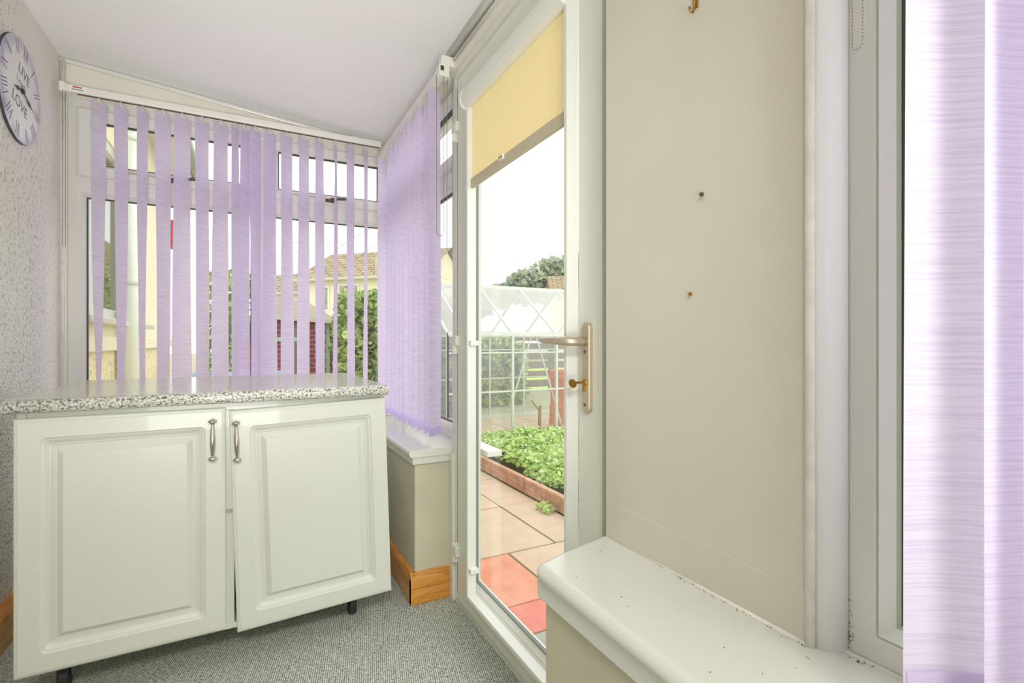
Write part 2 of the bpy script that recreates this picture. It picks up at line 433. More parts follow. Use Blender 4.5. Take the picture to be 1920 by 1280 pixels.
# far window (window_1): outer frame, mullion, transom, two top sashes
def window_wall(name, side, plane, h0, h1, mull, z0=.62, z1=2.19, zt0=1.765, zt1=1.86, left=.055, handles=True):
    win = empty(name)
    fr = frame('window_frame', h0, h1, z0, z1, [(0, 0), (.05, 0), (.05, .07), (0, .07)], upvc, plane, side, win, bevel=.004)
    edges = [h0+.05]+[e for mm in mull for e in (mm-.035, mm+.035)]+[h1-.05]
    bm = B()
    def bx(a0, a1, b0, b1, z0_, z1_):
        if side == 'back': box(bm, (a0, plane+b0, z0_), (a1, plane+b1, z1_))
        else: box(bm, (plane+b0, a0, z0_), (plane+b1, a1, z1_))
    for mm in mull: bx(mm-.035, mm+.035, 0.001, .069, z0+.04, z1-.04)
    link('mullion', bm, upvc, win, bevel=.004); bm = B()
    bx(h0+.04, h1-.04, .002, .068, zt0, zt1)
    link('transom', bm, upvc, win, bevel=.006)
    for i in range(0, len(edges), 2):
        a, b = edges[i], edges[i+1]
        # lower glazing: bead + gasket + pane
        frame('glazing_bead', a, b, z0+.05, zt0, [(0, .004), (.004, .004), (.018, .022), (.018, .045), (0, .045)], upvc, plane, side, win)
        frame('gasket', a+.016, b-.016, z0+.066, zt0-.016, [(0, .020), (.006, .020), (.006, .034), (0, .034)], gasket, plane, side, win)
        frame('pane', a+.015, b-.015, z0+.065, zt0-.015, [(0, .030), (0, .034)], glass, plane, side, win, fill=True)
        # top sash
        s = frame('sash', a-.012, b+.012, zt1-.012, z1-.045, [(0, -.012), (.008, -.018), (.045, -.018), (.058, -.002), (.058, .04), (0, .04)], upvc, plane, side, win)
        frame('gasket', a+.045, b-.045, zt1+.045, z1-.102, [(0, .000), (.006, .000), (.006, .02), (0, .02)], gasket, plane, side, s)
        frame('pane', a+.044, b-.044, zt1+.044, z1-.101, [(0, .012), (0, .016)], glass, plane, side, s, fill=True)
        if handles:
            c = (a+b)/2; zz = zt1+.012
            bm = B()
            P = lambda h, dpt, z: (h, plane+dpt, z) if side == 'back' else (plane+dpt, h, z)
            tube(bm, [P(c-.03, -.022, zz), P(c+.03, -.022, zz)], .010, 8)
            tube(bm, [P(c, -.02, zz), P(c, -.05, zz), P(c+.02, -.06, zz+.004), P(c+.10, -.058, zz+.012)], [.009, .009, .009, .006], 8)
            link('handle', bm, darkmetal, s, smooth=True)
            bm = B()
            bar(bm, P(c-.20, -.025, zz+.012), P(c-.05, -.03, zz+.010), .012, .004)
            link('stay', bm, gold, s)
    return win

w1 = window_wall('window_1', 'back', 3.09, -.757, .80, [.07], z1=2.225, zt0=1.775, zt1=1.865)
tag(w1, 'white plastic double glazed window at the far end of porch', 'window', kind='structure')
w2 = window_wall('window_2', 'right', .815, 1.955, 3.09, [], z1=2.21, zt0=1.765, zt1=1.85, handles=False)
tag(w2, 'white plastic double glazed side window beyond the glazed door', 'window', kind='structure')

# window 3 beside the camera
w3 = empty('window_3')
frame('window_frame', YF+.05, .408, .622, 2.16, [(0, 0), (.036, 0), (.036, .07), (0, .07)], upvc, .755, 'right', w3, bevel=.0025)
frame('glazing_bead', YF+.085, .3715, .6585, 2.124, [(0, .003), (.003, .001), (.016, .016), (.016, .05), (0, .05)], upvc, .755, 'right', w3)
frame('glazing_seal', YF+.100, .3565, .6735, 2.109, [(0, .018), (.005, .020), (.005, .03), (0, .03)], mat('pale_green_spacer', lin(176, 190, 156), .5), .755, 'right', w3)
frame('gasket', YF+.105, .3515, .6785, 2.104, [(0, .022), (.005, .022), (.005, .036), (0, .036)], gasket, .755, 'right', w3)
frame('pane', YF+.106, .3505, .6795, 2.103, [(0, .030), (0, .034)], glass, .755, 'right', w3, fill=True)
tag(w3, 'white plastic window close beside the camera behind wide lilac slats', 'window', kind='structure')

def sill(parent, a, b, zt=.62, th=.028, nose=.013, axis='Y', x_in=0, x_out=0, end_round=0):
    """window board with bullnose on its room edge"""
    bm = B()
    prof = [(x_out, zt-th), (x_in+nose, zt-th)]
    for k in range(1, 10):
        an = PI/2+PI*k/10
        prof.append((x_in+nose+nose*math.cos(an+0), zt-th/2-th/2*math.sin(an)))
    prof.append((x_in+nose, zt)); prof.append((x_out, zt))
    A = [bm.verts.new((p, a, z) if axis == 'Y' else (a, p, z)) for p, z in prof]
    C = [bm.verts.new((p, b, z) if axis == 'Y' else (b, p, z)) for p, z in prof]
    k = len(prof)
    for i in range(k): bm.faces.new((A[i], A[(i+1) % k], C[(i+1) % k], C[i]))
    bm.faces.new(A[::-1]); bm.faces.new(C)
    return link('window_sill', bm, sillm, parent)

sill(w2, 1.965, 2.95, x_in=.572, x_out=.83, zt=.622, th=.03)
boxes('sill_apron', [((.588, 1.972, .562), (.60, 2.94, .596)), ((.60, 1.972, .562), (.748, 1.984, .596))], upvc, w2, bevel=.002)
boxes('outer_sill', [((.885, 1.90, .575), (.955, 3.15, .60))], upvc, w2, bevel=.004)
sill(w1, XL, .572, x_in=2.90, x_out=3.10, zt=.622, th=.03, axis='X')

# near window board with rounded corner
bm = B()
path = []
xi, xo, yn, zt, th = .500, .77, .895, .622, .034
outline = [(xo, YF+.01), (xi, YF+.01), (xi, .835)]
for k in range(1, 7): outline.append((xi+.022-.022*math.cos(k*PI/12), .835+.028*math.sin(k*PI/12)))
outline += [(.56, .876), (.70, .912), (.742, .916), (xo, .916)]
def offset_poly(o, d):
    out = []
    n_ = len(o)
    for i in range(n_):
        p0 = Vector(o[i-1]); p1 = Vector(o[i]); p2 = Vector(o[(i+1) % n_])
        e1 = (p1-p0).normalized(); e2 = (p2-p1).normalized()
        n1 = Vector((e1.y, -e1.x)); n2 = Vector((e2.y, -e2.x)); nn = (n1+n2)
        nn = nn.normalized()/max(.4, math.cos(n1.angle(n2)/2)) if nn.length > 1e-6 else n1
        out.append(p1+nn*d)
    return out
L = []
for k in range(9):
    an = PI*k/8; ins = th/2*(1-math.sin(an)); z = zt-th/2+th/2*math.cos(an)
    pts = offset_poly(outline, ins)
    L.append([bm.verts.new((p.x, p.y, z)) for p in pts])
for a, b in zip(L, L[1:]):
    for i in range(len(a)): bm.faces.new((a[i], a[(i+1) % len(a)], b[(i+1) % len(a)], b[i]))
bm.faces.new(L[0]); bm.faces.new(L[-1][::-1])
ns = link('window_sill', bm, sillm, w3, smooth=False)
for p in ns.data.polygons: p.use_smooth = len(p.vertices) == 4
boxes('sill_apron', [((.514, YF+.01, .548), (.53, .868, .590)), ((.53, .862, .548), (.70, .868, .590))], upvc, w3, bevel=.003)

# plaster return strip at foot of pier, edge bead and plastic quadrant beside window 3
bm = B()
tube(bm, [(.716, .438, .60), (.7155, .438, 1.2), (.7165, .437, 2.2)], .007, 8)
tube(bm, [(.716, .90, .621), (.714, .62, .622), (.714, .438, .622)], .004, 8)
tube(bm, [(.722, .43, .62), (.735, .415, .621), (.75, .406, .621), (.752, .30, .622)], .003, 8)
structure(link('trim_4', bm, seal, smooth=True), 'bead of pale sealant round foot and edge of wall pier', 'sealant')
bm = B()
n_ = 14; pa = []
for k in range(n_+1):
    t = k/n_; an = PI/2*t
    pa.append((.716+.004+.034*(1-math.cos(an)) , .436-.004-.026*math.sin(an)))
pa += [(.754, .44), (.72, .436)]
lo = [bm.verts.new((x, y, .621)) for x, y in pa]; hi = [bm.verts.new((x, y, 2.16)) for x, y in pa]
k = len(pa)
for i in range(k): bm.faces.new((lo[i], lo[(i+1) % k], hi[(i+1) % k], hi[i]))
bm.faces.new(lo[::-1]); bm.faces.new(hi)
t5 = link('trim_5', bm, mat('white_quadrant', lin(252, 252, 250), .3), smooth=False)
for p in t5.data.polygons: p.use_smooth = len(p.vertices) == 4 
structure(t5, 'white rounded plastic corner trim between pier and near window', 'trim')

# ------------------------------------------------------------------ door
d1 = empty('door_1'); tag(d1, 'white plastic fully glazed door with pale gold lever handle', 'door', kind='structure')
YH, YL = 1.872, .952
frame('door_frame', .903, 1.955, -.02, 2.165, [(0, .012), (.030, .012), (.034, .018), (.046, .018), (.046, .075), (0, .075)], upvc_door, .74, 'right', d1)
boxes('threshold', [((.752, .93, -.02), (.86, 1.92, .028))], upvc_door, d1, bevel=.004)
leaf = frame('door_leaf', YL, YH, .032, 2.105, [(0, .0), (.006, -.004), (.088, -.004), (.098, .001), (.104, .012), (.104, .05), (0, .05)], upvc_door, .744, 'right', d1)
frame('glazing_bead', YL+.100, YH-.100, .132, 2.005, [(0, .008), (.004, .008), (.016, .026), (.016, .045), (0, .045)], upvc, .744, 'right', leaf)
frame('gasket', YL+.114, YH-.114, .146, 1.991, [(0, .024), (.005, .024), (.005, .036), (0, .036)], mat('grey_gasket', lin(120, 126, 118), .6), .744, 'right', leaf)
frame('pane', YL+.115, YH-.115, .147, 1.990, [(0, .030), (0, .034)], glass, .744, 'right', leaf, fill=True)
# handle set
bm = B()
rings(bm, -1.0165, -.9835, .884, 1.107, [(0, 0, .0165), (0, -.009, .0165), (.002, -.0115, .0145), (.005, -.012, .0115)], fill=True, n=8, M=Matrix.Translation((.74, 0, 0)) @ RW)
hp = link('handle_plate', bm, gold, leaf); hp['label'] = 'pale gold back plate'
bm = B()
tube(bm, [(.730, 1.0, 1.060), (.712, 1.0, 1.060), (.694, 1.001, 1.060), (.682, 1.006, 1.060), (.677, 1.018, 1.0605), (.676, 1.04, 1.061), (.678, 1.075, 1.0625), (.680, 1.118, 1.0632), (.682, 1.138, 1.0632)],
     [.011, .011, .011, .011, .0105, .0095, .009, .008, .004], 16)
link('lever', bm, gold, hp, smooth=True)
My = Matrix.Rotation(-PI/2, 4, 'Y')
for z in (1.035, .905):
    bm = B(); lathe(bm, [(.0042, 0), (.0042, .0012), (.003, .0018)], Matrix.Translation((.7285, 1.0, z)) @ My, 12)
    link('screw', bm, darkmetal, hp)
bm = B()
lathe(bm, [(.009, 0), (.009, .002), (.0075, .004)], Matrix.Translation((.729, 1.0, .960)) @ My, 16)
box(bm, (.724, .9965, .938), (.7285, 1.0035, .958))
link('lock_cylinder', bm, brass, hp)
bm = B()
box(bm, (.700, .9985, .9575), (.726, 1.0015, .9635))
lathe(bm, [(.004, -.0014), (.0105, -.0014), (.0115, 0), (.0105, .0014), (.004, .0014)], Matrix.Translation((.695, 1.004, .9585)) @ Matrix.Rotation(R(70), 4, 'X'), 18)
ky = link('key', bm, brass, hp, smooth=False)
# hinges
for zc_ in (1.895, 1.045, .208):
    bm = B()
    rings(bm, -1.905, -1.852, zc_-.002, zc_+.038, [(0, 0, .004), (0, -.022, .004), (.003, -.026, .003)], fill=True, n=4, M=Matrix.Translation((.752, 0, 0)) @ RW)
    tube(bm, [(.738, 1.893, zc_-.034), (.738, 1.893, zc_)], .011, 12)
    link('hinge', bm, upvc_door, d1, bevel=.001)
# frame trims on hinge side
boxes('frame_trim', [((.742, 1.93, .0), (.758, 1.962, .60)), ((.752, 1.915, .02), (.757, 1.932, 2.1))], upvc_door, d1, bevel=.002)

# blind fitted to the door
rb = empty('roller_blind', (.72, 1.38, 1.95))
tag(rb, 'yellow roller blind in white fitted frame on the glazed door', 'roller blind')
def sub(o):  # keep world coordinates under a moved parent
    o.location = -Vector(rb.location); return o
bm = B()
rings(bm, -1.704, -1.046, .118, 1.99, [(0, .034), (0, .002), (.002, 0), (.013, 0), (.015, .002), (.015, .034)], M=Matrix.Translation((.707, 0, 0)) @ RW)
sub(link('side_channel_frame', bm, upvc, rb))
bm = B()
P = []
for k in range(13):
    an = R(200+160*k/12)
    P.append((.712+.030*math.cos(an), 1.940+.030*math.sin(an)))
prof = [(.738, 1.935), (.738, 1.992), (.716, 1.992), (.698, 1.982), (.687, 1.965), (.683, 1.945), (.687, 1.925), (.698, 1.913), (.712, 1.910), (.728, 1.916)]
A = [bm.verts.new((x, 1.062, z)) for x, z in prof]; C = [bm.verts.new((x, 1.698, z)) for x, z in prof]
k = len(prof)
for i in range(k): bm.faces.new((A[i], A[(i+1) % k], C[(i+1) % k], C[i]))
bm.faces.new(A[::-1]); bm.faces.new(C)
cs = sub(link('cassette', bm, upvc, rb, smooth=False, bevel=.002))
for y0, y1 in ((1.050, 1.061), (1.699, 1.711)):
    bm = B()
    q = [(x-(.002 if x < .73 else 0), z+(.002 if z > 1.95 else -.002)) for x, z in prof]
    A = [bm.verts.new((x, y0, z)) for x, z in q]; C = [bm.verts.new((x, y1, z)) for x, z in q]
    for i in range(k): bm.faces.new((A[i], A[(i+1) % k], C[(i+1) % k], C[i]))
    bm.faces.new(A[::-1]); bm.faces.new(C)
    sub(link('end_cap', bm, plastic, rb, bevel=.002))
def sheet(name, x, y0, y1, z0, z1, m, parent):
    bm = B(); uvl = bm.loops.layers.uv.new('UVMap')
    f = bm.faces.new([bm.verts.new(p) for p in ((x, y0, z0), (x, y1, z0), (x, y1, z1), (x, y0, z1))])
    for l, uvc in zip(f.loops, ((y0, z0), (y1, z0), (y1, z1), (y0, z1))): l[uvl].uv = uvc
    return link(name, bm, m, parent)
sub(sheet('blind_fabric', .727, 1.060, 1.700, 1.65, 1.93, yellow, rb))
beige = mat('beige_bottom_bar', lin(190, 180, 150), .5)
bb = sub(boxes('bottom_bar', [((.720, 1.058, 1.619), (.732, 1.702, 1.655))], beige, rb, bevel=.003))
bb['label'] = 'beige bottom bar'
bm = B(); box(bm, (.714, 1.42, 1.640), (.7205, 1.447, 1.656)); box(bm, (.7125, 1.424, 1.646), (.714, 1.430, 1.651), 1); box(bm, (.7125, 1.437, 1.646), (.714, 1.443, 1.651), 1)
sub(link('pull_tab', bm, [plastic, darkmetal], rb))
for z in (1.045, .215):
    sub(boxes('fixing_clip', [((.713, 1.672, z), (.745, 1.714, z+.018))], upvc, rb, bevel=.002))

# ------------------------------------------------------------------ vertical blinds
def slat_mesh(w, ztop, zbot, a0, a1, seed, curve=.004, wave=0.0):
    """slat hanging about local origin; angle of its width from local x blends from a0 (top) to a1 (bottom), degrees"""
    bm = B(); uvl = bm.loops.layers.uv.new('UVMap')
    nz, nw = 30, 6; G = []
    for i in range(nz+1):
        t = i/nz; z = ztop+(zbot-ztop)*t
        a = R(a0+(a1-a0)*(t**1.2)+wave*math.sin(t*PI*2.3+seed))
        sw = .002*math.sin(seed*3+t*4)
        row = []
        for j in range(nw+1):
            s = (j/nw-.5)*w; b = curve*(1-(2*s/w)**2)*(1+.5*math.sin(seed+t*5))
            row.append(bm.verts.new((s*math.cos(a)-b*math.sin(a)+sw, s*math.sin(a)+b*math.cos(a), z)))
        G.append(row)
    off = seed*1.37
    for i in range(nz):
        for j in range(nw):
            f = bm.faces.new((G[i][j], G[i][j+1], G[i+1][j+1], G[i+1][j]))
            f.smooth = True
            for l, (ii, jj) in zip(f.loops, ((i, j), (i, j+1), (i+1, j+1), (i+1, j))):
                l[uvl].uv = (jj/nw*w+off, (ztop+(zbot-ztop)*ii/nz)+off*3)
    return bm

def hanger(parent, z):
    bm = B()
    box(bm, (-.004, -.002, z-.004), (.004, .002, z+.022))
    bar(bm, (-.016, 0, z-.004), (-.001, 0, z+.010), .004, .004); bar(bm, (.016, 0, z-.004), (.001, 0, z+.010), .004, .004)
    return link('hanger', bm, plastic, parent)

def add_slat(root, x, y, ztop, zbot, a0, a1, seed, w=.089, wave=2, curve=.004, fm=None):
    s = link('slat', slat_mesh(w, ztop, zbot, a0, a1, seed, curve=curve, wave=wave), fm or lilac, root, smooth=True)
    s.location = (x-root.location.x, y-root.location.y, -root.location.z)
    h = hanger(s, ztop-.002); h.rotation_euler = (0, 0, R(a0))
    # hem pocket line with bottom weight
    bm = B(); a = R(a1)
    for sg in (1,):
        bar(bm, (-w/2*.97*math.cos(a), -w/2*.97*math.sin(a), zbot+.020), (w/2*.97*math.cos(a), w/2*.97*math.sin(a), zbot+.020), .0035, .034)
    link('bottom_weight', bm, fm or lilac, s)
    return s

vb1 = empty('vertical_blind', (0, 3.0, 2.21))
tag(vb1, 'lilac vertical blind with twisted gappy slats over the far window', 'vertical blind', 'vertical blinds on the porch windows')
def wp(o, root): o.location = -Vector(root.location); return o
bm = B(); box(bm, (-.752, 2.983, 2.208), (.70, 3.017, 2.243)); wp(link('headrail', bm, plastic, vb1, bevel=.006), vb1)
bm = B(); box(bm, (-.70, 2.992, 2.2065), (.69, 3.008, 2.2085)); wp(link('track_slot', bm, darkmetal, vb1), vb1)
bm = B(); box(bm, (-.762, 2.978, 2.204), (-.738, 3.022, 2.248)); wp(link('end_cap', bm, plastic, vb1, bevel=.004), vb1)
for x in (-.60, -.05, .55):
    bm = B(); box(bm, (x-.012, 3.0, 2.243), (x+.012, 3.10, 2.252)); box(bm, (x-.012, 3.088, 2.243), (x+.012, 3.10, 2.275))
    wp(link('bracket', bm, plastic, vb1, bevel=.002), vb1)
bm = B(); box(bm, (-.722, 2.9815, 2.214), (-.665, 2.983, 2.238), 0); box(bm, (-.712, 2.981, 2.229), (-.678, 2.9815, 2.235), 1); box(bm, (-.716, 2.981, 2.219), (-.674, 2.9815, 2.223), 2)
st_ = wp(link('sticker', bm, [mat('sticker_white', lin(240, 236, 228), .5), mat('sticker_red', lin(196, 60, 50), .5), mat('sticker_grey', lin(120, 110, 110), .5)], vb1), vb1); st_['label'] = 'small white sticker with red and grey print'

S1 = [(-.621, 57.4, 90), (-.537, 62.4, 79), (-.453, 68.8, 84), (-.370, 50.2, 62), (-.291, 46.6, 24), (-.205, 50.4, 56), (-.124, 45.8, 29), (-.056, 68, 62),
      (-.014, 63, 50.6), (.037, 52.6, 60), (.105, 50, 25), (.191, 47.4, 38), (.275, 49, 37.4), (.360, 52.8, 48.6), (.444, 74, 62.8), (.528, 52.6, 50.2), (.612, 66.8, 62.8)]
for i, (x, a, b) in enumerate(S1):
    # behind the worktop line the slats carry on to just above the sill
    b2 = b+(b-a)*.15
    add_slat(vb1, x, 3.0, 2.190, .665, a, b2, i+1)
bm = B()
def loop_cord(bm, p1, p2, zlow, r=.0012, n=14, sag=.0):
    p1 = Vector(p1); p2 = Vector(p2); pts = [p1]
    for k in range(1, 6): pts.append(Vector((p1.x, p1.y, p1.z+(zlow-p1.z)*k/6)))
    c = (p1+p2)/2; rr = (p2-p1)/2
    for k in range(9):
        a = PI*k/8; pts.append(Vector((c.x, c.y, zlow))-rr*math.cos(a)+Vector((0, 0, -rr.length*math.sin(a))))
    for k in range(5, 0, -1): pts.append(Vector((p2.x, p2.y, p2.z+(zlow-p2.z)*k/6)))
    pts.append(p2)
    tube(bm, pts, r, 6)
loop_cord(bm, (-.746, 2.975, 2.205), (-.738, 2.985, 2.205), 1.50)
wp(link('control_cord', bm, cordm, vb1, smooth=True), vb1)
bm = B(); loop_cord(bm, (-.758, 2.99, 2.205), (-.715, 2.975, 2.205), 1.60, .0016)
wp(link('control_chain', bm, cordw, vb1, smooth=True), vb1)
bm = B(); tube(bm, [(.690, 2.985, 2.205), (.692, 2.985, 1.4), (.691, 2.985, .68)], .0016, 6)
wp(link('pull_cord', bm, cordw, vb1, smooth=True), vb1)

vb2 = empty('vertical_blind', (.70, 2.4, 2.14))
tag(vb2, 'lilac vertical blind drawn closed over the side window', 'vertical blind', 'vertical blinds on the porch windows')
bm = B(); box(bm, (.684, 1.955, 2.140), (.718, 2.965, 2.172)); wp(link('headrail', bm, plastic, vb2, bevel=.005), vb2)
bm = B(); box(bm, (.680, 1.915, 2.130), (.724, 1.955, 2.178)); box(bm, (.685, 1.913, 2.15), (.700, 1.916, 2.17), 1); wp(link('end_cap', bm, [plastic, darkmetal], vb2, bevel=.003), vb2)
for y in (2.0, 2.5, 2.9):
    bm = B(); box(bm, (.69, y, 2.168), (.815, y+.03, 2.180)); box(bm, (.795, y, 2.15), (.815, y+.03, 2.205))
    wp(link('bracket', bm, plastic, vb2, bevel=.002), vb2)
bm = B(); box(bm, (.69, 1.915, 2.175), (.75, 1.95, 2.215))
wp(link('bracket', bm, plastic, vb2, bevel=.002), vb2)
for i in range(10):
    add_slat(vb2, .70, 2.028+i*.0815, 2.122, .662, 36 if i < 1 else 44+4*math.sin(i*2.4), 38 if i < 1 else 44+5*math.sin(i*1.9), i+31, wave=1, curve=.013 if i else .004)
add_slat(vb2, .70, 2.90, 2.122, .662, 14, 14, 45, wave=1)
bm = B(); loop_cord(bm, (.672, 1.925, 2.13), (.70, 1.918, 2.13), 1.50, .0012)
wp(link('control_cord', bm, cordm, vb2, smooth=True), vb2)
bm = B(); loop_cord(bm, (.72, 1.935, 2.13), (.738, 1.918, 2.13), 1.44, .0014)
wp(link('control_chain', bm, cordm, vb2, smooth=True), vb2)
bm = B()
for i in range(9):
    y = 2.028+i*.0815
    pts = [(.668+.0, y+.0, .676), (.660, y+.03, .664), (.660, y+.055, .664), (.668, y+.0815, .676)]
    tube(bm, pts, .0012, 5)
wp(link('bottom_chain', bm, plastic, vb2, smooth=True), vb2)

vb3 = empty('vertical_blind', (.62, -.2, 2.14))
tag(vb3, 'lilac vertical blind of wide near slats over window beside pier', 'vertical blind', 'vertical blinds on the porch windows')
bm = B(); box(bm, (.60, -1.1, 2.14), (.64, .29, 2.175)); wp(link('headrail', bm, plastic, vb3, bevel=.005), vb3)
# bead chain in front of the pier edge
bm = B()
def beads(bm, pts, r=.00165, step=.0046):
    pts = [Vector(p) for p in pts]; acc = 0
    for a, b in zip(pts, pts[1:]):
        L_ = (b-a).length; t = step-acc
        while t <= L_:
            M = Matrix.Translation(a+(b-a)*(t/L_))
            bmesh.ops.create_icosphere(bm, subdivisions=1, radius=r, matrix=M)
            t += step
        acc = L_-(t-step)
cx, cy, hw = .70, .366, .0062
pts = [(cx, cy+hw, 2.14), (cx, cy+hw, 1.445)]+[(cx, cy+hw*math.cos(PI*k/8), 1.445-hw*math.sin(PI*k/8)) for k in range(1, 9)]+[(cx, cy-hw, 2.14)]
beads(bm, pts)
tube(bm, pts, .0004, 5)
wp(link('bead_chain', bm, chrome, vb3, smooth=True), vb3)
V3 = [(.640, .2466, 0), (.655, .1915, 1), (.655, .165, 7), (.655, .138, 8), (.655, .11, 2), (.655, -.013, 3), (.655, -.096, 4), (.655, -.18, 5), (.655, -.265, 6)]  # includes extra bunched slats, added behind the second to block skylight through it
for x, y, k in V3:
    add_slat(vb3, x, y, 2.12, .682, -30.4 if k == 0 else -24, -31.4 if k == 0 else -25, k*2+61, wave=.8, fm=lilac_dimmed)

# ------------------------------------------------------------------ cabinet on castors
cb = empty('kitchen_cabinet', (-.065, 2.2, 0), R(1.2))
tag(cb, 'cream two-door panelled cabinet on castors beneath grey speckled worktop', 'cabinet')
inv = None
bpy.context.view_layer.update()
Mi = cb.matrix_world.inverted()
def cw(o):  # authored in world coordinates, unrotated about the cabinet
    o.location = -Vector(cb.location); return o
boxes_ = [((-.570, 1.872, .125), (-.552, 2.62, .862)), ((.427, 1.872, .125), (.445, 2.62, .862)), ((-.552, 1.872, .125), (.427, 2.62, .143)),
          ((-.552, 2.61, .143), (.427, 2.62, .862)), ((-.552, 1.874, .835), (.427, 1.89, .862)), ((-.552, 1.874, .5), (.427, 2.6, .516)), ((-.09, 1.874, .143), (-.045, 1.89, .84))]
cw(boxes('carcass', boxes_, cab_m, cb, bevel=.0015))
def cab_door(x0, x1, z0, z1, y, roll, hx):
    bm = B()
    prof = [(0, 0), (0, -.014, .001), (.003, -.017, .001), (.009, -.018, .002), (.010, -.020, .002), (.055, -.020, .016), (.059, -.0165, .015), (.063, -.0155, .013), (.074, -.0070, .010), (.078, -.0066, .008), (.080, -.0042, .004),
            (.090, -.0036, .001), (.104, -.0182, .0005), (.105, -.0195, .0005)]
    rings(bm, x0, x1, z0, z1, prof, fill=True, n=5)
    d = link('door', bm, cab_m, cb)
    m4 = Matrix.Translation((x1, 0, z1)) @ Matrix.Rotation(roll, 4, 'Y') @ Matrix.Translation((-x1, 0, -z1))
    d.matrix_local = Matrix.Translation((-cb.location.x, y-cb.location.y, 0)) @ m4
    # handle
    bm = B(); zt = z1-.040; zb = zt-.116
    for z, s in ((zt, 1), (zb, -1)):
        My_ = Matrix.Translation((hx, -.020, z)) @ Matrix.Rotation(PI/2, 4, 'X')
        lathe(bm, [(.006, 0), (.0055, .006), (.007, .009), (.0085, .012), (.0085, .019), (.006, .024), (.002, .026)], My_, 12)
        lathe(bm, [(.010, -.0035), (.0125, -.002), (.0125, .002), (.010, .0035)], Matrix.Translation((hx, -.034, z+s*.001)), 16)
    tube(bm, [(hx, -.034, zt), (hx, -.0345, zt-.010), (hx, -.036, zt-.022), (hx, -.0375, zt-.042), (hx, -.038, zt-.064), (hx, -.0375, zt-.082), (hx, -.036, zt-.098), (hx, -.0345, zt-.108), (hx, -.034, zb)],
         [.004, .0035, .0052, .0068, .0075, .0068, .0052, .0035, .004], 14)
    h = link('handle', bm, chrome, d, smooth=True); h['label'] = 'bow shaped nickel handle'
    return d
cab_door(-.575, -.070, .132, .846, 1.876, 0, -.106)
cab_door(-.061, .444, .130, .852, 1.872, R(-1.9), -.043)
for i, (x, y) in enumerate(((.355, 2.0), (-.50, 2.0), (.355, 2.5), (-.50, 2.5))):
    bm = B()
    box(bm, (x-.03, y-.03, .118), (x+.03, y+.03, .124))
    for s in (-1, 1):
        f = [bm.verts.new(p) for p in ((x+s*.017, y-.018, .118), (x+s*.017, y+.018, .118), (x+s*.017, y+.024, .03), (x+s*.017, y+.006, .03))]
        g = [bm.verts.new(q.co+Vector((s*.002, 0, 0))) for q in f]
        bm.faces.new(f); bm.faces.new(g[::-1])
        for q in range(4): bm.faces.new((f[q], f[(q+1) % 4], g[(q+1) % 4], g[q]))
    cs_ = cw(link('castor', bm, steel, cb))
    bm = B()
    lathe(bm, [(.012, -.014), (.033, -.014), (.037, -.010), (.037, .010), (.033, .014), (.012, .014)], Matrix.Translation((x, y+.014, .037)) @ Matrix.Rotation(PI/2, 4, 'Y'), 24)
    link('wheel', bm, rubber, cs_, smooth=False, bevel=.001)
# worktop
bm = B()
wt = empty('worktop', (-.065, 2.2, .862), R(1.2))
tag(wt, 'grey speckled laminate worktop lying on the cream two-door cabinet', 'worktop')
prof = []
for k in range(9):
    an = PI*k/8; prof.append((1.845-.019*math.sin(an)-.0, .881+.019*math.cos(an)))
prof = [(2.67, .900)]+prof+[(2.67, .862)]
A = [bm.verts.new((-.590, y, z)) for y, z in prof]; C = [bm.verts.new((.449, y, z)) for y, z in prof]
k = len(prof)
for i in range(k):
    f = bm.faces.new((A[i], A[(i+1) % k], C[(i+1) % k], C[i])); f.smooth = 0 < i < 10
bm.faces.new(A[::-1]); bm.faces.new(C)
o = link('laminate_top', bm, granite_m, wt); o.location = -Vector(wt.location)

# ------------------------------------------------------------------ clock
ck = empty('wall_clock', (-.778, 2.596, 2.026))
tag(ck, 'round pale wall clock with Roman numerals hung on the pebbledash wall', 'wall clock')
# local frame: u = +Y world (to the right seen from the room), v = up, w = +X into room
Mc = Matrix(((0, 0, 1, 0), (1, 0, 0, 0), (0, 1, 0, 0), (0, 0, 0, 1)))
tilt = Matrix.Rotation(R(-14), 4, 'Z') @ Matrix.Scale(.965, 4)
MC = Mc @ tilt
rad = .198
bm = B(); lathe(bm, [(rad-.002, -.006), (rad, -.004), (rad, .004), (rad-.002, .006)], Mc, 72)
def clock_face_mat():
    m, nt, p = base_mat('distressed_clock_face'); p.inputs['Roughness'].default_value = .45
    tc = nt.nodes.new('ShaderNodeTexCoord')
    ln = nt.nodes.new('ShaderNodeVectorMath'); ln.operation = 'LENGTH'; nt.links.new(tc.outputs['Object'], ln.inputs[0])
    n = nt.nodes.new('ShaderNodeTexNoise'); n.inputs['Scale'].default_value = 14; n.inputs['Detail'].default_value = 6
    nt.links.new(tc.outputs['Object'], n.inputs['Vector'])
    ma = nt.nodes.new('ShaderNodeMath'); ma.operation = 'MULTIPLY_ADD'; ma.inputs[1].default_value = .12
    nt.links.new(n.outputs['Fac'], ma.inputs[0]); nt.links.new(ln.outputs['Value'], ma.inputs[2])
    c = ramp(nt, ma.outputs[0], [(.10, lin(228, 225, 222)), (.21, lin(220, 217, 220)), (.25, lin(184, 180, 200)), (.275, lin(142, 138, 162))])
    nt.links.new(c, p.inputs['Base Color']); return m
link('dial', bm, clock_face_mat(), ck)
bm = B(); lathe(bm, [(rad-.003, -.0075), (rad+.0008, -.0065), (rad+.0008, .003), (rad-.001, .003)], Mc, 72); link('rim', bm, mat('dark_clock_rim', lin(60, 58, 64), .6), ck)
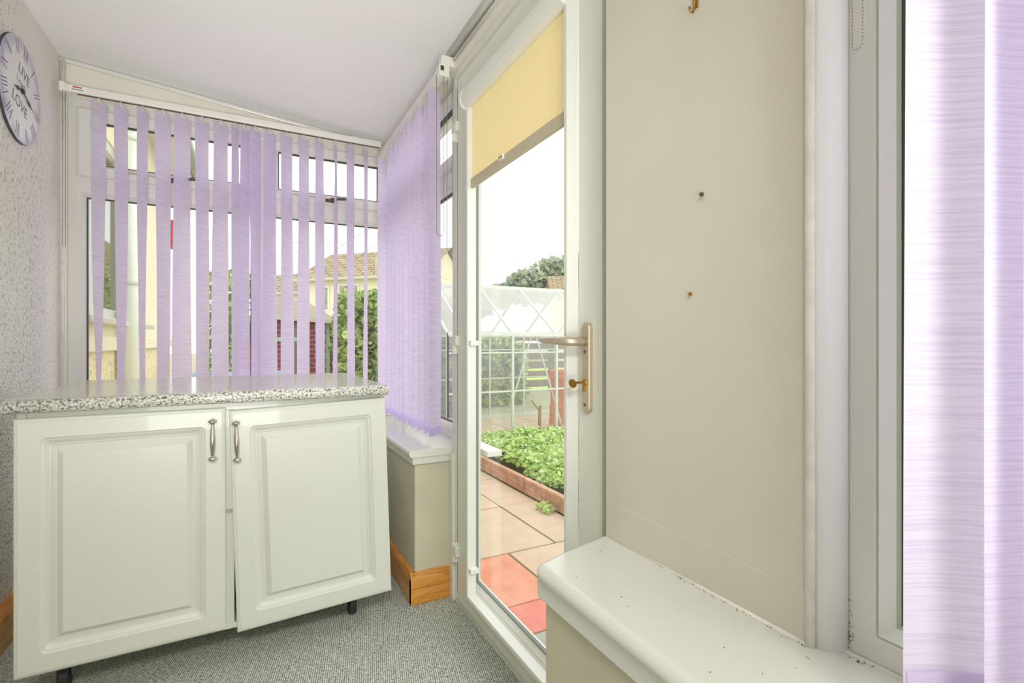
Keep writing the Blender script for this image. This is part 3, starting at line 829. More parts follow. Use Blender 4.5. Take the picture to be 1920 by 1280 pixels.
ink = mat('clock_ink', lin(96, 96, 116), .7); ink_soft = mat('clock_ink_soft', lin(148, 150, 160), .8); blk = mat('black_hand', lin(38, 36, 38), .5)
def stroke(a, b, w_, M, z=.0066):
    a = Vector((a[0], a[1], z)); b = Vector((b[0], b[1], z)); d = (b-a).normalized(); s = Vector((-d.y, d.x, 0))*w_/2
    vs = [bm.verts.new(M @ q) for q in (a-s, b-s, b+s, a+s)]; bm.faces.new(vs)
num = ['XII', 'I', 'II', 'III', 'IIII', 'V', 'VI', 'VII', 'VIII', 'IX', 'X', 'XI']
for h_, s in enumerate(num):
    bm = B()
    M = MC @ Matrix.Rotation(-R(30*h_), 4, 'Z') @ Matrix.Translation((0, .140, 0))
    wd = {'I': .013, 'V': .027, 'X': .027}; tot = sum(wd[c] for c in s); x = -tot/2; H_ = .054
    for c in s:
        w_ = wd[c]
        if c == 'I': stroke((x+w_/2, 0), (x+w_/2, H_), .0042, M)
        if c == 'V': stroke((x+.003, H_), (x+w_/2, 0), .0045, M); stroke((x+w_-.003, H_), (x+w_/2, 0), .002, M)
        if c == 'X': stroke((x+.003, H_), (x+w_-.003, 0), .0045, M); stroke((x+w_-.003, H_), (x+.003, 0), .002, M)
        x += w_
    link('numeral', bm, ink, ck)
def text(s, size, x, y, m, M, parent, z=.0068):
    cu = bpy.data.curves.new('lettering', 'FONT'); cu.body = s; cu.size = size; cu.align_x = 'CENTER'; cu.extrude = 0
    tmp = bpy.data.objects.new('tmp', cu); col.objects.link(tmp)
    dg = bpy.context.evaluated_depsgraph_get()
    me = bpy.data.meshes.new_from_object(tmp.evaluated_get(dg)); me.name = 'lettering'
    bpy.data.objects.remove(tmp)
    me.materials.clear(); me.materials.append(m)
    me.transform(M @ Matrix.Translation((x, y, z)))
    o = bpy.data.objects.new('lettering', me); col.objects.link(o); o.parent = parent
    return o
text('LIVE', .062, .005, .060, ink, MC, ck)
text('Laugh', .040, -.01, .016, ink_soft, MC, ck)
text('LOVE', .062, -.005, -.082, ink, MC, ck)
bm = B()
def hand(ang, ln, w_, z):
    M = MC @ Matrix.Rotation(-R(ang), 4, 'Z')
    pts = [(0, -.03), (w_*.5, -.01), (w_*.35, ln*.35), (w_*.9, ln*.55), (w_*.3, ln*.72), (0, ln), (-w_*.3, ln*.72), (-w_*.9, ln*.55), (-w_*.35, ln*.35), (-w_*.5, -.01)]
    lo = [bm.verts.new(M @ Vector((x, y, z))) for x, y in pts]; hi = [bm.verts.new(M @ Vector((x, y, z+.001))) for x, y in pts]
    bm.faces.new(lo[::-1]); bm.faces.new(hi)
    for i in range(10): bm.faces.new((lo[i], lo[(i+1) % 10], hi[(i+1) % 10], hi[i]))
hand(250, .085, .010, .009)
link('hour_hand', bm, blk, ck); bm = B()
hand(97, .125, .009, .0105)
link('minute_hand', bm, blk, ck); bm = B()
lathe(bm, [(.010, .006), (.010, .012), (.006, .014)], Mc, 20)
link('hub', bm, blk, ck)
o = boxes('hanging_block', [((-.0068, -.02, -.02), (-.006, .02, .10))], blk, ck)

# ------------------------------------------------------------------ hook, wall plugs, marks on the pier
def screw_at(y, z, label, m, s=1.0, cat='screw', name='screw'):
    r_ = empty(name, (.715, y, z))
    bm = B(); lathe(bm, [(.0022*s, -.004), (.0022*s, .004), (.0038*s, .0055), (.003*s, .007)], Matrix.Rotation(-PI/2, 4, 'Y') @ Matrix.Rotation(R(14), 4, 'X'), 10)
    link('screw_head', bm, m, r_)
    bm = B(); lathe(bm, [(.0065, -.001), (.0065, .0004), (.004, .0008)], Matrix.Translation((0, -.001, -.006)) @ Matrix.Rotation(-PI/2, 4, 'Y'), 18)
    link('filler_ring', bm, mat('filler', lin(200, 195, 178), .7), r_)
    tag(r_, label, cat)
screw_at(.629, 1.320, 'dark screw end in the pier wall, upper of two', darkmetal, 1.1)
screw_at(.655, 1.146, 'brass screw end in the pier wall, lower of two', brass, 1.0)
hk = empty('picture_hook', (.7145, .645, 1.66)); tag(hk, 'small brass hook at the top of the cream wall pier', 'hook')
bm = B()
tube(bm, [(0, 0, .04), (-.002, 0, .02), (-.002, 0, .0), (-.006, .001, -.008), (-.012, .001, -.008), (-.015, .001, -.001)], .0022, 8)
link('hook_wire', bm, brass, hk, smooth=True)
boxes('hook_plate', [((-.0015, -.006, .0), (.001, .006, .045))], brass, hk, bevel=.0005)

bm = B(); rd = random.Random(5)
for i in range(110):
    if i < 55: p = (.708+rd.gauss(0, .0025), rd.uniform(.44, .74), .6225)
    elif i < 85: p = (.7535+rd.gauss(0, .0006), rd.uniform(.40, .408), .625+abs(rd.gauss(0, .03)))
    elif i < 97: p = (.742+rd.gauss(0, .004), rd.uniform(.37, .405), .6225)
    else: p = (rd.uniform(.53, .70), rd.uniform(.35, .85), .6222)
    bmesh.ops.create_icosphere(bm, subdivisions=1, radius=rd.uniform(.0005, .0012), matrix=Matrix.Translation(p))
tag(link('dirt_specks', bm, mat('dark_dirt', lin(84, 78, 66), .9)), 'tiny dark dirt specks along the near windowsill joint', 'dirt', kind='stuff')

# ------------------------------------------------------------------ outside
stone_out = mat('render_cream', lin(236, 226, 196), .85, var=.06, vscale=2)
concrete = mat('garden_ground', lin(178, 170, 140), .95, var=.25, vscale=3)
structure(boxes('ground', [((-14, 1.0, GZ-.12), (40, 60, GZ-.03)), ((.9, -3, GZ-.12), (40, 1.0, GZ-.03))], concrete), 'garden ground around the paving and beds', 'ground')
# paving
slabA = mat('pinkish_slab', lin(214, 182, 158), .85, c2=lin(198, 176, 150), vscale=8, bump=.5, bscale=60)
slabB = mat('orange_slab', lin(228, 154, 126), .8, c2=lin(214, 136, 108), vscale=9, bump=.6, bscale=40)
slabC = mat('red_slab', lin(226, 130, 116), .8, c2=lin(206, 104, 96), vscale=9, bump=.6, bscale=40)
slabD = mat('grey_slab', lin(170, 166, 156), .85, c2=lin(140, 140, 130), vscale=9, bump=.6, bscale=40)
moss = mat('mossy_joint', lin(120, 122, 66), .95, var=.4, vscale=20)
bm = B()
rows = [(-.4, .55), (.55, 1.20), (1.20, 1.80), (1.80, 2.03), (2.03, 2.55), (2.55, 3.29), (3.29, 4.0), (4.0, 4.7), (4.7, 5.2), (5.2, 5.9), (5.9, 6.6), (6.6, 7.25)]
for i, (y0, y1) in enumerate(rows):
    if y1 <= 2.6: xs = [.88, 1.32, 1.94, 2.6, 3.3]
    else: xs = [-.2, .30, .98, 1.64, 1.94, 2.6, 3.2, 3.8, 4.4, 5.0]
    for j, (x0, x1) in enumerate(zip(xs, xs[1:])):
        if y1 <= 2.6:
            mi = 3 if y1 <= 1.8 else (2 if y1 <= 2.03 else (1 if j == 0 else 0))
        else:
            if y0 < 2.6 and x0 < .9: continue
            mi = 0
        if x0 >= 1.9 and 2.0 < y1 < 5.2: continue
        if y1 > 2.6 and x0 < .9 and y0 < 3.25: continue
        g = .006
        box(bm, (x0+g, y0+g, GZ-.03), (x1-g, y1-g, GZ+random.uniform(-.002, .002)), mi)
structure(link('patio', bm, [slabA, slabB, slabC, slabD], bevel=.004), 'pink and red square paving slabs outside the glazed door', 'paving')
tag(boxes('paving_joint_moss', [((.88, -.4, GZ-.029), (1.94, 5.2, GZ-.007)), ((-.2, 3.28, GZ-.029), (5, 7.25, GZ-.007))], moss), 'green moss in the joints of the pink paving', 'moss', kind='stuff')
# raised bed edging
brick_e = mat('terracotta_edging', lin(216, 168, 142), .85, c2=lin(190, 136, 112), vscale=14)
bm = B()
def ribbed(bm, p, q, h=.12, n=5):
    for k in range(n):
        z = GZ+.012+k*h/n+h/n/2-.012
        bar(bm, (*p, z+.002), (*q, z+.002), .030 if k % 2 else .040, h/n-.005)
    bar(bm, (*p, GZ+h/2), (*q, GZ+h/2), .024, h-.004)
be = empty('garden_bed_edging', (1.97, 3.6, GZ)); tag(be, 'ribbed terracotta edging strip holding back the strawberry bed', 'edging')
for p, q in (((1.97, 2.02), (1.97, 2.72)), ((1.97, 2.73), (1.97, 3.50)), ((1.97, 3.51), (1.97, 4.28)), ((1.97, 4.29), (1.97, 5.05))):
    bm = B(); ribbed(bm, p, q); o = link('edging_section', bm, brick_e, be); o.location = -Vector(be.location)
structure(boxes('ground_soil', [((1.99, 2.05, GZ-.03), (4.4, 5.08, GZ+.07))], mat('soil', lin(110, 96, 70), .95, var=.4, vscale=20)), 'soil under the strawberry plants', 'soil')
# leaves
def leafmat(name, c1, c2_, c3):
    m = bpy.data.materials.new(name); m.use_nodes = True
    nt = m.node_tree; nt.nodes.clear(); out = nt.nodes.new('ShaderNodeOutputMaterial')
    at = nt.nodes.new('ShaderNodeAttribute'); at.attribute_name = 'tone'
    cc = ramp(nt, at.outputs['Fac'], [(0, c1), (.5, c2_), (1, c3)])
    d = nt.nodes.new('ShaderNodeBsdfDiffuse'); t = nt.nodes.new('ShaderNodeBsdfTranslucent')
    nt.links.new(cc, d.inputs[0]); nt.links.new(cc, t.inputs[0])
    mx = nt.nodes.new('ShaderNodeMixShader'); mx.inputs[0].default_value = .35
    nt.links.new(d.outputs[0], mx.inputs[1]); nt.links.new(t.outputs[0], mx.inputs[2]); nt.links.new(mx.outputs[0], out.inputs[0])
    return m
straw_m = leafmat('strawberry_leaf', lin(160, 192, 100), lin(200, 226, 138), lin(228, 242, 176))
hedge_m = leafmat('hedge_leaf', lin(104, 132, 74), lin(170, 192, 116), lin(216, 226, 158))
hazy_leaf_m = leafmat('hazy_distant_leaf', lin(150, 162, 136), lin(176, 188, 158), lin(206, 214, 186))  # pale distance haze mixed into the leaf colours
petal = mat('white_petal', lin(236, 236, 214), .7)
def leaves(name, pts, size, m, label=None, cat=None, parent=None, stuff=True, aspect=1.6, up=.5, extra=None, seed=1):
    rnd = random.Random(seed); bm = B(); ton = bm.faces.layers.float.new('tone')
    for p in pts:
        p = Vector(p); s = size*rnd.uniform(.6, 1.25)
        nrm = Vector((rnd.gauss(0, 1), rnd.gauss(0, 1), abs(rnd.gauss(0, 1))+up)).normalized()
        t = nrm.orthogonal().normalized(); t.rotate(Matrix.Rotation(rnd.uniform(0, 6.28), 3, nrm)); b = nrm.cross(t)
        tv = rnd.random()
        q = [p-t*s*aspect/2, p-t*s*.15*aspect+b*s/2-nrm*s*.1, p+t*s*.25*aspect+b*s*.35, p+t*s*aspect/2-nrm*s*.1, p+t*s*.25*aspect-b*s*.35, p-t*s*.15*aspect-b*s/2-nrm*s*.1]
        f = bm.faces.new([bm.verts.new(x) for x in q]); f[ton] = tv
    if extra:
        for p in extra:
            bmesh.ops.create_icosphere(bm, subdivisions=1, radius=.011, matrix=Matrix.Translation(p))
        for f in bm.faces:
            if len(f.verts) == 3: f.material_index = 1
    me = bpy.data.meshes.new(name); bm.to_mesh(me); bm.free()
    for mm in (m if isinstance(m, list) else [m]): me.materials.append(mm)
    o = bpy.data.objects.new(name, me); col.objects.link(o)
    # per-face tone is exported as a face attribute
    if parent is not None: o.parent = parent
    if label: tag(o, label, cat, kind='stuff' if stuff else None)
    return o
rnd = random.Random(3)
pts = []; fl = []
for i in range(26000):
    x = rnd.uniform(2.045, 4.3); y = rnd.uniform(2.08, 5.05)
    h = .10+.11*(noise.noise(Vector((x*3.2, y*3.2, 0)))+.5)
    e = min(1, (x-1.95)/.15, (y-2.0)/.15)
    pts.append((x, y, GZ+.06+h*e*rnd.uniform(.55, 1.0)))
    if rnd.random() < .012: fl.append(Vector((x, y, GZ+.075+h*e)))
leaves('strawberry_plants', pts, .042, [straw_m, petal], 'light green strawberry plants with white flowers filling the raised bed', 'strawberry plants', extra=fl, aspect=1.2, up=1.2)
tag(leaves('weed', [(1.88+rnd.uniform(-.05, .04), 3.05+rnd.uniform(-.08, .08), GZ+rnd.uniform(.01, .05)) for i in range(60)], .028, straw_m, seed=4), 'small green weed growing at the foot of the edging', 'weed')

# house wall continuing outside on the left, beyond the far window
hx = empty('house_extension', (-.8, 5.2, GZ)); tag(hx, 'cream rendered house wall with white window outside the far window', 'house')
def hw(o): o.location = -Vector(hx.location); return o
hw(boxes('wall', [((-1.1, 3.25, 1.09), (-.79, 3.40, 2.9)), ((-1.1, 3.40, 1.09), (-.79, 5.28, 1.20)), ((-1.1, 3.40, 2.35), (-.79, 5.28, 2.9)), ((-1.1, 5.28, 1.09), (-.79, 7.0, 2.9))], stone_out, hx))
hw(boxes('pebbledash_base', [((-1.1, 3.25, GZ), (-.80, 7.0, 1.0))], peb_out, hx))
hw(boxes('ledge', [((-1.1, 3.25, 1.0), (-.765, 7.02, 1.09))], stone_out, hx, bevel=.006))
wf = hw(frame('window', 3.40, 5.28, 1.20, 2.35, [(0, 0), (.06, 0), (.075, .02), (.075, .06), (0, .06)], upvc, 0, 'right', hx))
wf.data.transform(Matrix.Translation((-.80, 0, 0))); wf.data.transform(Matrix.Translation((-.8, 0, 0)) @ Matrix.Scale(-1, 4, (1, 0, 0)) @ Matrix.Translation((.8, 0, 0)))
hw(boxes('window_ledge', [((-.80, 3.34, 1.165), (-.72, 5.34, 1.20))], upvc, hx, bevel=.004))
hw(boxes('window_mullion', [((-.845, 4.55, 1.26), (-.80, 4.62, 2.3))], upvc, hx))
nets = mat('interior_behind_glass', lin(176, 178, 150), .6, c2=lin(120, 124, 104), vscale=4)
hw(boxes('room_beyond', [((-1.3, 3.3, 1.15), (-1.22, 5.35, 2.4))], nets, hx))
hw(boxes('pane', [((-.842, 3.47, 1.27), (-.838, 5.21, 2.28))], glass_mat('dark_pane', (.75, .78, .72, 1), 2.5), hx))
hw(boxes('soffit', [((-1.2, 3.25, 2.9), (-.55, 7.1, 2.96)), ((-.57, 3.25, 2.86), (-.54, 7.1, 3.05))], upvc, hx))
bm = B(); tube(bm, [(-.50, 3.25, 2.90), (-.50, 7.15, 2.90)], .05, 10); hw(link('gutter', bm, mat('grey_gutter', lin(150, 160, 140), .5), hx, smooth=True))
bm = B(); tube(bm, [(-.73, 4.32, GZ), (-.73, 4.32, 2.86)], .055, 20)
for z in (.3, 1.45, 2.45): tube(bm, [(-.73, 4.32, z), (-.73, 4.32, z+.05)], .063, 20)
hw(link('drainpipe', bm, mat('white_pipe', lin(236, 240, 226), .4), hx, smooth=True))
bm = B(); rings(bm, -.14, .14, 2.12, 2.42, [(0, 0, .03), (0, -.06, .03), (.015, -.07, .02)], fill=True, M=Matrix.Translation((-.79, 6.83, 0)) @ Matrix.Rotation(PI/2, 4, 'Z'))
al = hw(link('alarm_box', bm, mat('red_plastic', lin(200, 56, 50), .4), hx)); al['label'] = 'small red box'

# shed
sh = empty('garden_shed', (.9, 9.6, GZ)); tag(sh, 'maroon brick-patterned shed with pale green trim and grey roof', 'shed')
def shiplap():
    m, nt, p = base_mat('maroon_brick_cladding'); p.inputs['Roughness'].default_value = .8
    tc = nt.nodes.new('ShaderNodeTexCoord'); mp = nt.nodes.new('ShaderNodeMapping'); mp.inputs['Rotation'].default_value = (PI/2, 0, 0)
    nt.links.new(tc.outputs['Object'], mp.inputs['Vector'])
    b = nt.nodes.new('ShaderNodeTexBrick'); b.inputs['Color1'].default_value = lin(150, 70, 74); b.inputs['Color2'].default_value = lin(122, 58, 62); b.inputs['Mortar'].default_value = lin(196, 160, 150)
    b.inputs['Scale'].default_value = 3.6; b.inputs['Mortar Size'].default_value = .018; b.inputs['Brick Width'].default_value = .6; b.inputs['Row Height'].default_value = .28
    nt.links.new(mp.outputs[0], b.inputs['Vector']); nt.links.new(b.outputs['Color'], p.inputs['Base Color']); return m
mint = mat('pale_green_trim', lin(156, 206, 170), .6); felt = mat('roof_felt', lin(158, 150, 128), .9, var=.15, vscale=5)
grey_post = mat('weathered_timber', lin(140, 124, 112), .9, var=.2, vscale=10)
sx0, sx1, sy0, sy1, se = .42, 1.34, 9.0, 10.6, 1.40
o = boxes('wall', [((sx0, sy0, GZ), (sx1, sy1, se))], shiplap(), sh); o.location = -Vector(sh.location)
bm = B()
for x in (sx1-.02, 1.20): box(bm, (x-.02, sy0-.025, GZ), (x+.035, sy0, se))
box(bm, (sx0, sy0-.03, 1.06), (.75, sy0-.02, 1.13)); box(bm, (sx0, sy0-.03, .42), (.75, sy0-.02, .48))
o = link('corner_trim', bm, mint, sh); o.location = -Vector(sh.location)
o = boxes('door', [((.55, sy0-.02, GZ+.03), (.90, sy0-.002, 1.38))], grey_post, sh); o.location = -Vector(sh.location)
bm = B()
vv = [bm.verts.new(p) for p in ((sx0-.1, sy0-.15, se+.02), (sx1+.12, sy0-.15, se-.05), (sx1+.12, sy1+.1, se-.05), (sx0-.1, sy1+.1, se+.02), (sx0-.1, 9.8, se+.44), (sx1-.38, 9.8, se+.38))]
for f in ((0, 1, 5, 4), (4, 5, 2, 3), (0, 4, 3), (1, 2, 5), (0, 3, 2, 1)): bm.faces.new([vv[i] for i in f])
o = link('roof', bm, felt, sh); o.location = -Vector(sh.location)

# laurel hedge
def blob_points(n, cx, cy, cz, rx, ry, rz, seed, shell=.75, box_=False, cut=None):
    r_ = random.Random(seed); out = []
    while len(out) < n:
        v_ = Vector((r_.gauss(0, 1), r_.gauss(0, 1), r_.gauss(0, 1))).normalized()
        if box_:
            m_ = max(abs(v_.x), abs(v_.y), abs(v_.z)); v_ = v_/m_**.75
        k_ = r_.uniform(shell, 1)+.10*noise.noise(v_*3+Vector((seed, 0, 0)))
        p = Vector((cx+v_.x*rx*k_, cy+v_.y*ry*k_, cz+v_.z*rz*k_))
        if cut and not cut(p): continue
        out.append(p)
    return out
def bush(name, label, cat, n, c, r, size, m, seed, box_=True, stuff=True, trunk=None, group=None):
    pts = blob_points(n, 0, 0, c[2], *r, seed, box_=box_, cut=lambda p: p.z > GZ+.01)
    root = empty(name, (c[0], c[1], GZ)); tag(root, label, cat, group)
    o = leaves('foliage', [(p.x, p.y, p.z-GZ) for p in pts], size, m, parent=root, seed=seed)
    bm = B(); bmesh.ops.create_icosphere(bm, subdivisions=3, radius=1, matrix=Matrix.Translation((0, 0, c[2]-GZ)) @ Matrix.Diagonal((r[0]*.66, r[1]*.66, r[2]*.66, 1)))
    link('shade_core', bm, mat(name+'_shade', lin(96, 116, 66), .95), root)  # solid dark core, stands for the shade inside the foliage
    if trunk:
        bm = B(); tube(bm, [(0, 0, 0), (.02, 0, c[2]-GZ)], [trunk, trunk*.7], 8); link('trunk', bm, grey_post, root)
    return root
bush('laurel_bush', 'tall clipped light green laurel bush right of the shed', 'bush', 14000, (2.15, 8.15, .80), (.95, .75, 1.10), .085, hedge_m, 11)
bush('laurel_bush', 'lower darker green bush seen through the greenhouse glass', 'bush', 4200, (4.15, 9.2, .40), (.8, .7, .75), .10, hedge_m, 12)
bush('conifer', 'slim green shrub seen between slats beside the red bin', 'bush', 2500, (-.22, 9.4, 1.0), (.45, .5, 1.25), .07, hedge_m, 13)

# bins and crate glimpsed between slats
bn = empty('wheelie_bin', (.02, 8.6, GZ)); tag(bn, 'tall red bin beyond the far window, left of the shed', 'bin')
bm = B()
rings(bm, -.12, .12, 0, 1.15, [(0, .12, .02), (0, -.12, .02)], fill=True); link('body', bm, mat('red_bin', lin(204, 70, 60), .5), bn)
boxes('lid', [((-.14, -.14, 1.15), (.14, .14, 1.21))], mat('dark_red_lid', lin(150, 50, 46), .5), bn, bevel=.01)
cr = empty('garden_table', (-.05, 5.6, GZ)); tag(cr, 'pale garden table with blue cloth edge behind the worktop', 'table')
blue = mat('blue_cloth', lin(120, 176, 224), .7, c2=lin(210, 226, 240), vscale=12)
boxes('tabletop', [((-.45, -.3, .82), (.55, .35, .85))], mat('table_white', lin(236, 236, 220), .5), cr, bevel=.004)
boxes('cloth_edge', [((-.46, -.31, .85), (.40, -.27, .93))], blue, cr)
for x in (-.4, .5):
    for y in (-.25, .3): boxes('leg', [((x-.02, y-.02, 0), (x+.02, y+.02, .82))], mat('table_leg', lin(120, 124, 120), .5), cr)

# far houses
tile = None
def roof_tiles():
    m, nt, p = base_mat('brown_roof_tiles'); p.inputs['Roughness'].default_value = .9
    tc = nt.nodes.new('ShaderNodeTexCoord')
    b = nt.nodes.new('ShaderNodeTexBrick'); b.inputs['Color1'].default_value = lin(176, 160, 126); b.inputs['Color2'].default_value = lin(150, 132, 100); b.inputs['Mortar'].default_value = lin(112, 98, 76)
    b.inputs['Scale'].default_value = 1.0; b.inputs['Mortar Size'].default_value = .035; b.inputs['Brick Width'].default_value = .5; b.inputs['Row Height'].default_value = .26
    mp = nt.nodes.new('ShaderNodeMapping'); nt.links.new(tc.outputs['UV'], mp.inputs[0]); nt.links.new(mp.outputs[0], b.inputs['Vector'])
    n = nt.nodes.new('ShaderNodeTexNoise'); n.inputs['Scale'].default_value = 1.5; n.inputs['Detail'].default_value = 5; nt.links.new(tc.outputs['UV'], n.inputs[0])
    c2_ = ramp(nt, n.outputs['Fac'], [(.35, (.8, .85, .7, 1)), (.65, (1.1, 1.05, 1, 1))])
    mx = nt.nodes.new('ShaderNodeMix'); mx.data_type = 'RGBA'; mx.blend_type = 'MULTIPLY'; mx.inputs[0].default_value = .7
    nt.links.new(b.outputs['Color'], mx.inputs[6]); nt.links.new(c2_, mx.inputs[7]); nt.links.new(mx.outputs[2], p.inputs['Base Color'])
    return m
tile = roof_tiles()
def house(label, loc, rz, L_, D_, eave, ridge, windows=(), wallm=None, chimney=None, pipes=()):
    h = empty('house', (loc[0], loc[1], GZ), rz); tag(h, label, 'house')
    boxes('wall', [((-L_/2, 0, 0), (L_/2, D_, eave))], wallm or stone_out, h)
    bm = B(); uvl = bm.loops.layers.uv.new('UVMap'); ov = .3
    P_ = [(-L_/2-ov, -ov, eave-.15), (L_/2+ov, -ov, eave-.15), (L_/2+ov, D_/2, ridge), (-L_/2-ov, D_/2, ridge), (L_/2+ov, D_+ov, eave-.15), (-L_/2-ov, D_+ov, eave-.15)]
    vv = [bm.verts.new(p) for p in P_]; sl = math.hypot(D_/2+ov, ridge-eave)
    for idx, uvs in (((0, 1, 2, 3), ((0, 0), (L_, 0), (L_, sl), (0, sl))), ((3, 2, 4, 5), ((0, sl), (L_, sl), (L_, 0), (0, 0)))):
        f = bm.faces.new([vv[i] for i in idx])
        for l, q in zip(f.loops, uvs): l[uvl].uv = q
    link('roof', bm, tile, h)
    bm = B()
    for s in (-1, 1):
        f = [bm.verts.new(p) for p in ((s*L_/2, 0, eave-.02), (s*L_/2, D_, eave-.02), (s*L_/2, D_/2, ridge-.1))]; bm.faces.new(f)
    link('gable', bm, wallm or stone_out, h)
    for (x, z, w_, hh) in windows:
        wfr = empty('window', (x, -.04, z)); wfr.parent = h
        bm = B(); rings(bm, -w_/2, w_/2, 0, hh, [(0, 0), (.08, 0), (.08, .06), (0, .06)]); link('window_frame', bm, upvc, wfr)
        boxes('pane', [((-w_/2+.07, .03, .07), (w_/2-.07, .04, hh-.07))], nets, wfr)
    boxes('gutter', [((-L_/2-ov, -ov-.1, eave-.22), (L_/2+ov, -ov, eave-.12))], mat('gutter_pale', lin(190, 186, 160), .6), h)
    for x in pipes: boxes('drainpipe', [((x-.05, -.12, 0), (x+.05, -.02, eave-.2))], upvc, h)
    if chimney: boxes('chimney', [((chimney-.4, D_/2-.3, ridge-.4), (chimney+.4, D_/2+.3, ridge+.7))], mat('chimney_brick', lin(178, 150, 120), .9), h)
    return h

house('cream house with brown tiled roof beyond the shed and laurel', (4.18, 21.65), R(-45), 5.8, 4.6, 4.02, 5.40, windows=((-.55, 2.45, 1.05, 1.2), (-1.75, 2.5, .5, 1.1), (1.9, 2.45, 1.0, 1.2)), pipes=(-2.86, 1.75))
house('lower cream building glimpsed left of the cream house with brown tiled roof', (1.35, 25.9), R(-45), 2.4, 3.0, 3.6, 4.6, windows=((.2, 2.2, .7, .9),))
house('low roofed outbuilding at right beyond the greenhouse and tree', (18.3, 22.95), R(-28), 6.0, 5.0, 3.9, 5.3)

# greenhouse
gh = empty('greenhouse', (3.4, 5.2, GZ)); tag(gh, 'aluminium framed glass greenhouse standing behind the strawberry bed', 'greenhouse')
alu = mat('greenhouse_aluminium', lin(214, 220, 210), .4, metal=.2)
def gw(o): o.location = -Vector(gh.location); return o
xs = [1.94, 2.14]+[2.75+.61*i for i in range(5)]
yf, yb, ym, ze, zr = 5.2, 7.12, 6.16, 1.147, 1.79
for (y, lbl) in ((yf, 'f'), (yb, 'b')):
    bm = B()
    bar(bm, (xs[0], y, ze), (xs[-1], y, ze), .04, .045); bar(bm, (xs[0], y, GZ+.03), (xs[-1], y, GZ+.03), .04, .06)
    bar(bm, (xs[0], y, .48), (xs[-1], y, .48), .012, .02); 
    for x in xs: bar(bm, (x, y, GZ), (x, y, ze), .026, .03)
    bar(bm, (xs[0], y, .93), (xs[-1], y, .93), .012, .016)
    gw(link('side_frame', bm, alu, gh))
bm = B()
for i in (2, 3, 4):
    bar(bm, (xs[i]-.28 if i % 2 else xs[i]+.28, yf+.03, ze), (xs[i]+.12 if i % 2 else xs[i]-.12, yf+.03, GZ+.1), .014)
gw(link('brace', bm, alu, gh))
bm = B(); bar(bm, (xs[0], ym, zr), (xs[-1], ym, zr), .05, .06)
gw(link('ridge', bm, alu, gh))
bm = B()
for x in xs:
    bar(bm, (x, yf, ze), (x, ym, zr), .026, .03, up=(0, -.5, 1)); bar(bm, (x, yb, ze), (x, ym, zr), .026, .03, up=(0, .5, 1))
mid = (ze+zr)/2
bar(bm, (xs[0], (yf+ym)/2, mid), (xs[-1], (yf+ym)/2, mid), .010, .012)
gw(link('roof_bars', bm, alu, gh))
bm = B()
for x in (xs[0], xs[-1]):
    for y in (yf, 5.84, 6.48, yb): bar(bm, (x, y, GZ), (x, y, ze+(zr-ze)*(1-abs(y-ym)/(ym-yf))), .024, .03)
gw(link('gable_bars', bm, alu, gh))
bm = B()
def quad(*p): bm.faces.new([bm.verts.new(q) for q in p])
for a, b in zip(xs, xs[1:]):
    a += .005; b -= .005
    quad((a, yf, GZ), (b, yf, GZ), (b, yf, ze), (a, yf, ze)); quad((a, yb, GZ), (b, yb, GZ), (b, yb, ze), (a, yb, ze))
gw(link('side_panes', bm, gh_glass, gh)); bm = B()
for a, b in zip(xs, xs[1:]):
    quad((a, yf, ze+.01), (b, yf, ze+.01), (b, ym, zr+.01), (a, ym, zr+.01)); quad((a, yb, ze+.01), (b, yb, ze+.01), (b, ym, zr+.01), (a, ym, zr+.01))
gw(link('roof_panes', bm, glass_mat('dust_and_sky_roof_glass', (.93, .95, .93, 1), 2.5, .42), gh)); bm = B()  # white veil painted in for sky reflection as well as dust
for x in (xs[0], xs[-1]): quad((x, yf, GZ), (x, yb, GZ), (x, yb, ze), (x, ym, zr), (x, yf, ze))
gw(link('gable_panes', bm, gh_glass, gh))

# chimney pot and cane inside greenhouse
cp = empty('chimney_pot', (4.05, 6.1, GZ)); tag(cp, 'tall terracotta chimney pot standing inside the greenhouse', 'chimney pot')
bm = B(); lathe(bm, [(.17, 0), (.20, .02), (.19, .25), (.20, .27), (.18, .30), (.17, .66), (.21, .68), (.21, .78), (.18, .80), (.15, .80)], Matrix.Identity(4), 28)
link('pot', bm, mat('terracotta', lin(214, 124, 100), .85, c2=lin(190, 100, 80), vscale=10), cp, smooth=False)
pt = empty('wooden_stake', (3.05, 5.1, GZ)); tag(pt, 'thin wooden stake at the back of the strawberry bed', 'stake')
bm = B(); tube(bm, [(0, 0, 0), (.015, 0, .45)], [.022, .018], 8); tube(bm, [(.01, 0, .38), (-.10, 0, .52)], .008, 6); link('post', bm, mat('stake_wood', lin(150, 124, 92), .9), pt)

# fence behind the greenhouse
fn = empty('garden_fence', (5.5, 10.4, GZ)); tag(fn, 'brown horizontal board fence behind the greenhouse', 'fence')
fw = mat('fence_boards', lin(128, 108, 96), .9, var=.25, vscale=6)
for k in range(6):
    boxes('board', [((-2.4, 0, .12+k*.22), (4.4, .02, .12+k*.22+.17))], fw, fn)
for x in (-2.3, -.6, 1.1, 2.8, 4.3): boxes('post', [((x-.05, .02, 0), (x+.05, .12, 1.45))], fw, fn)
structure(boxes('ground_lawn', [((1.5, 10.9, GZ-.02), (20, 20, GZ+.01))], mat('bright_lawn', lin(200, 220, 90), .9, var=.2, vscale=2)), 'bright yellow-green lawn glimpsed through gaps in the fence', 'lawn')

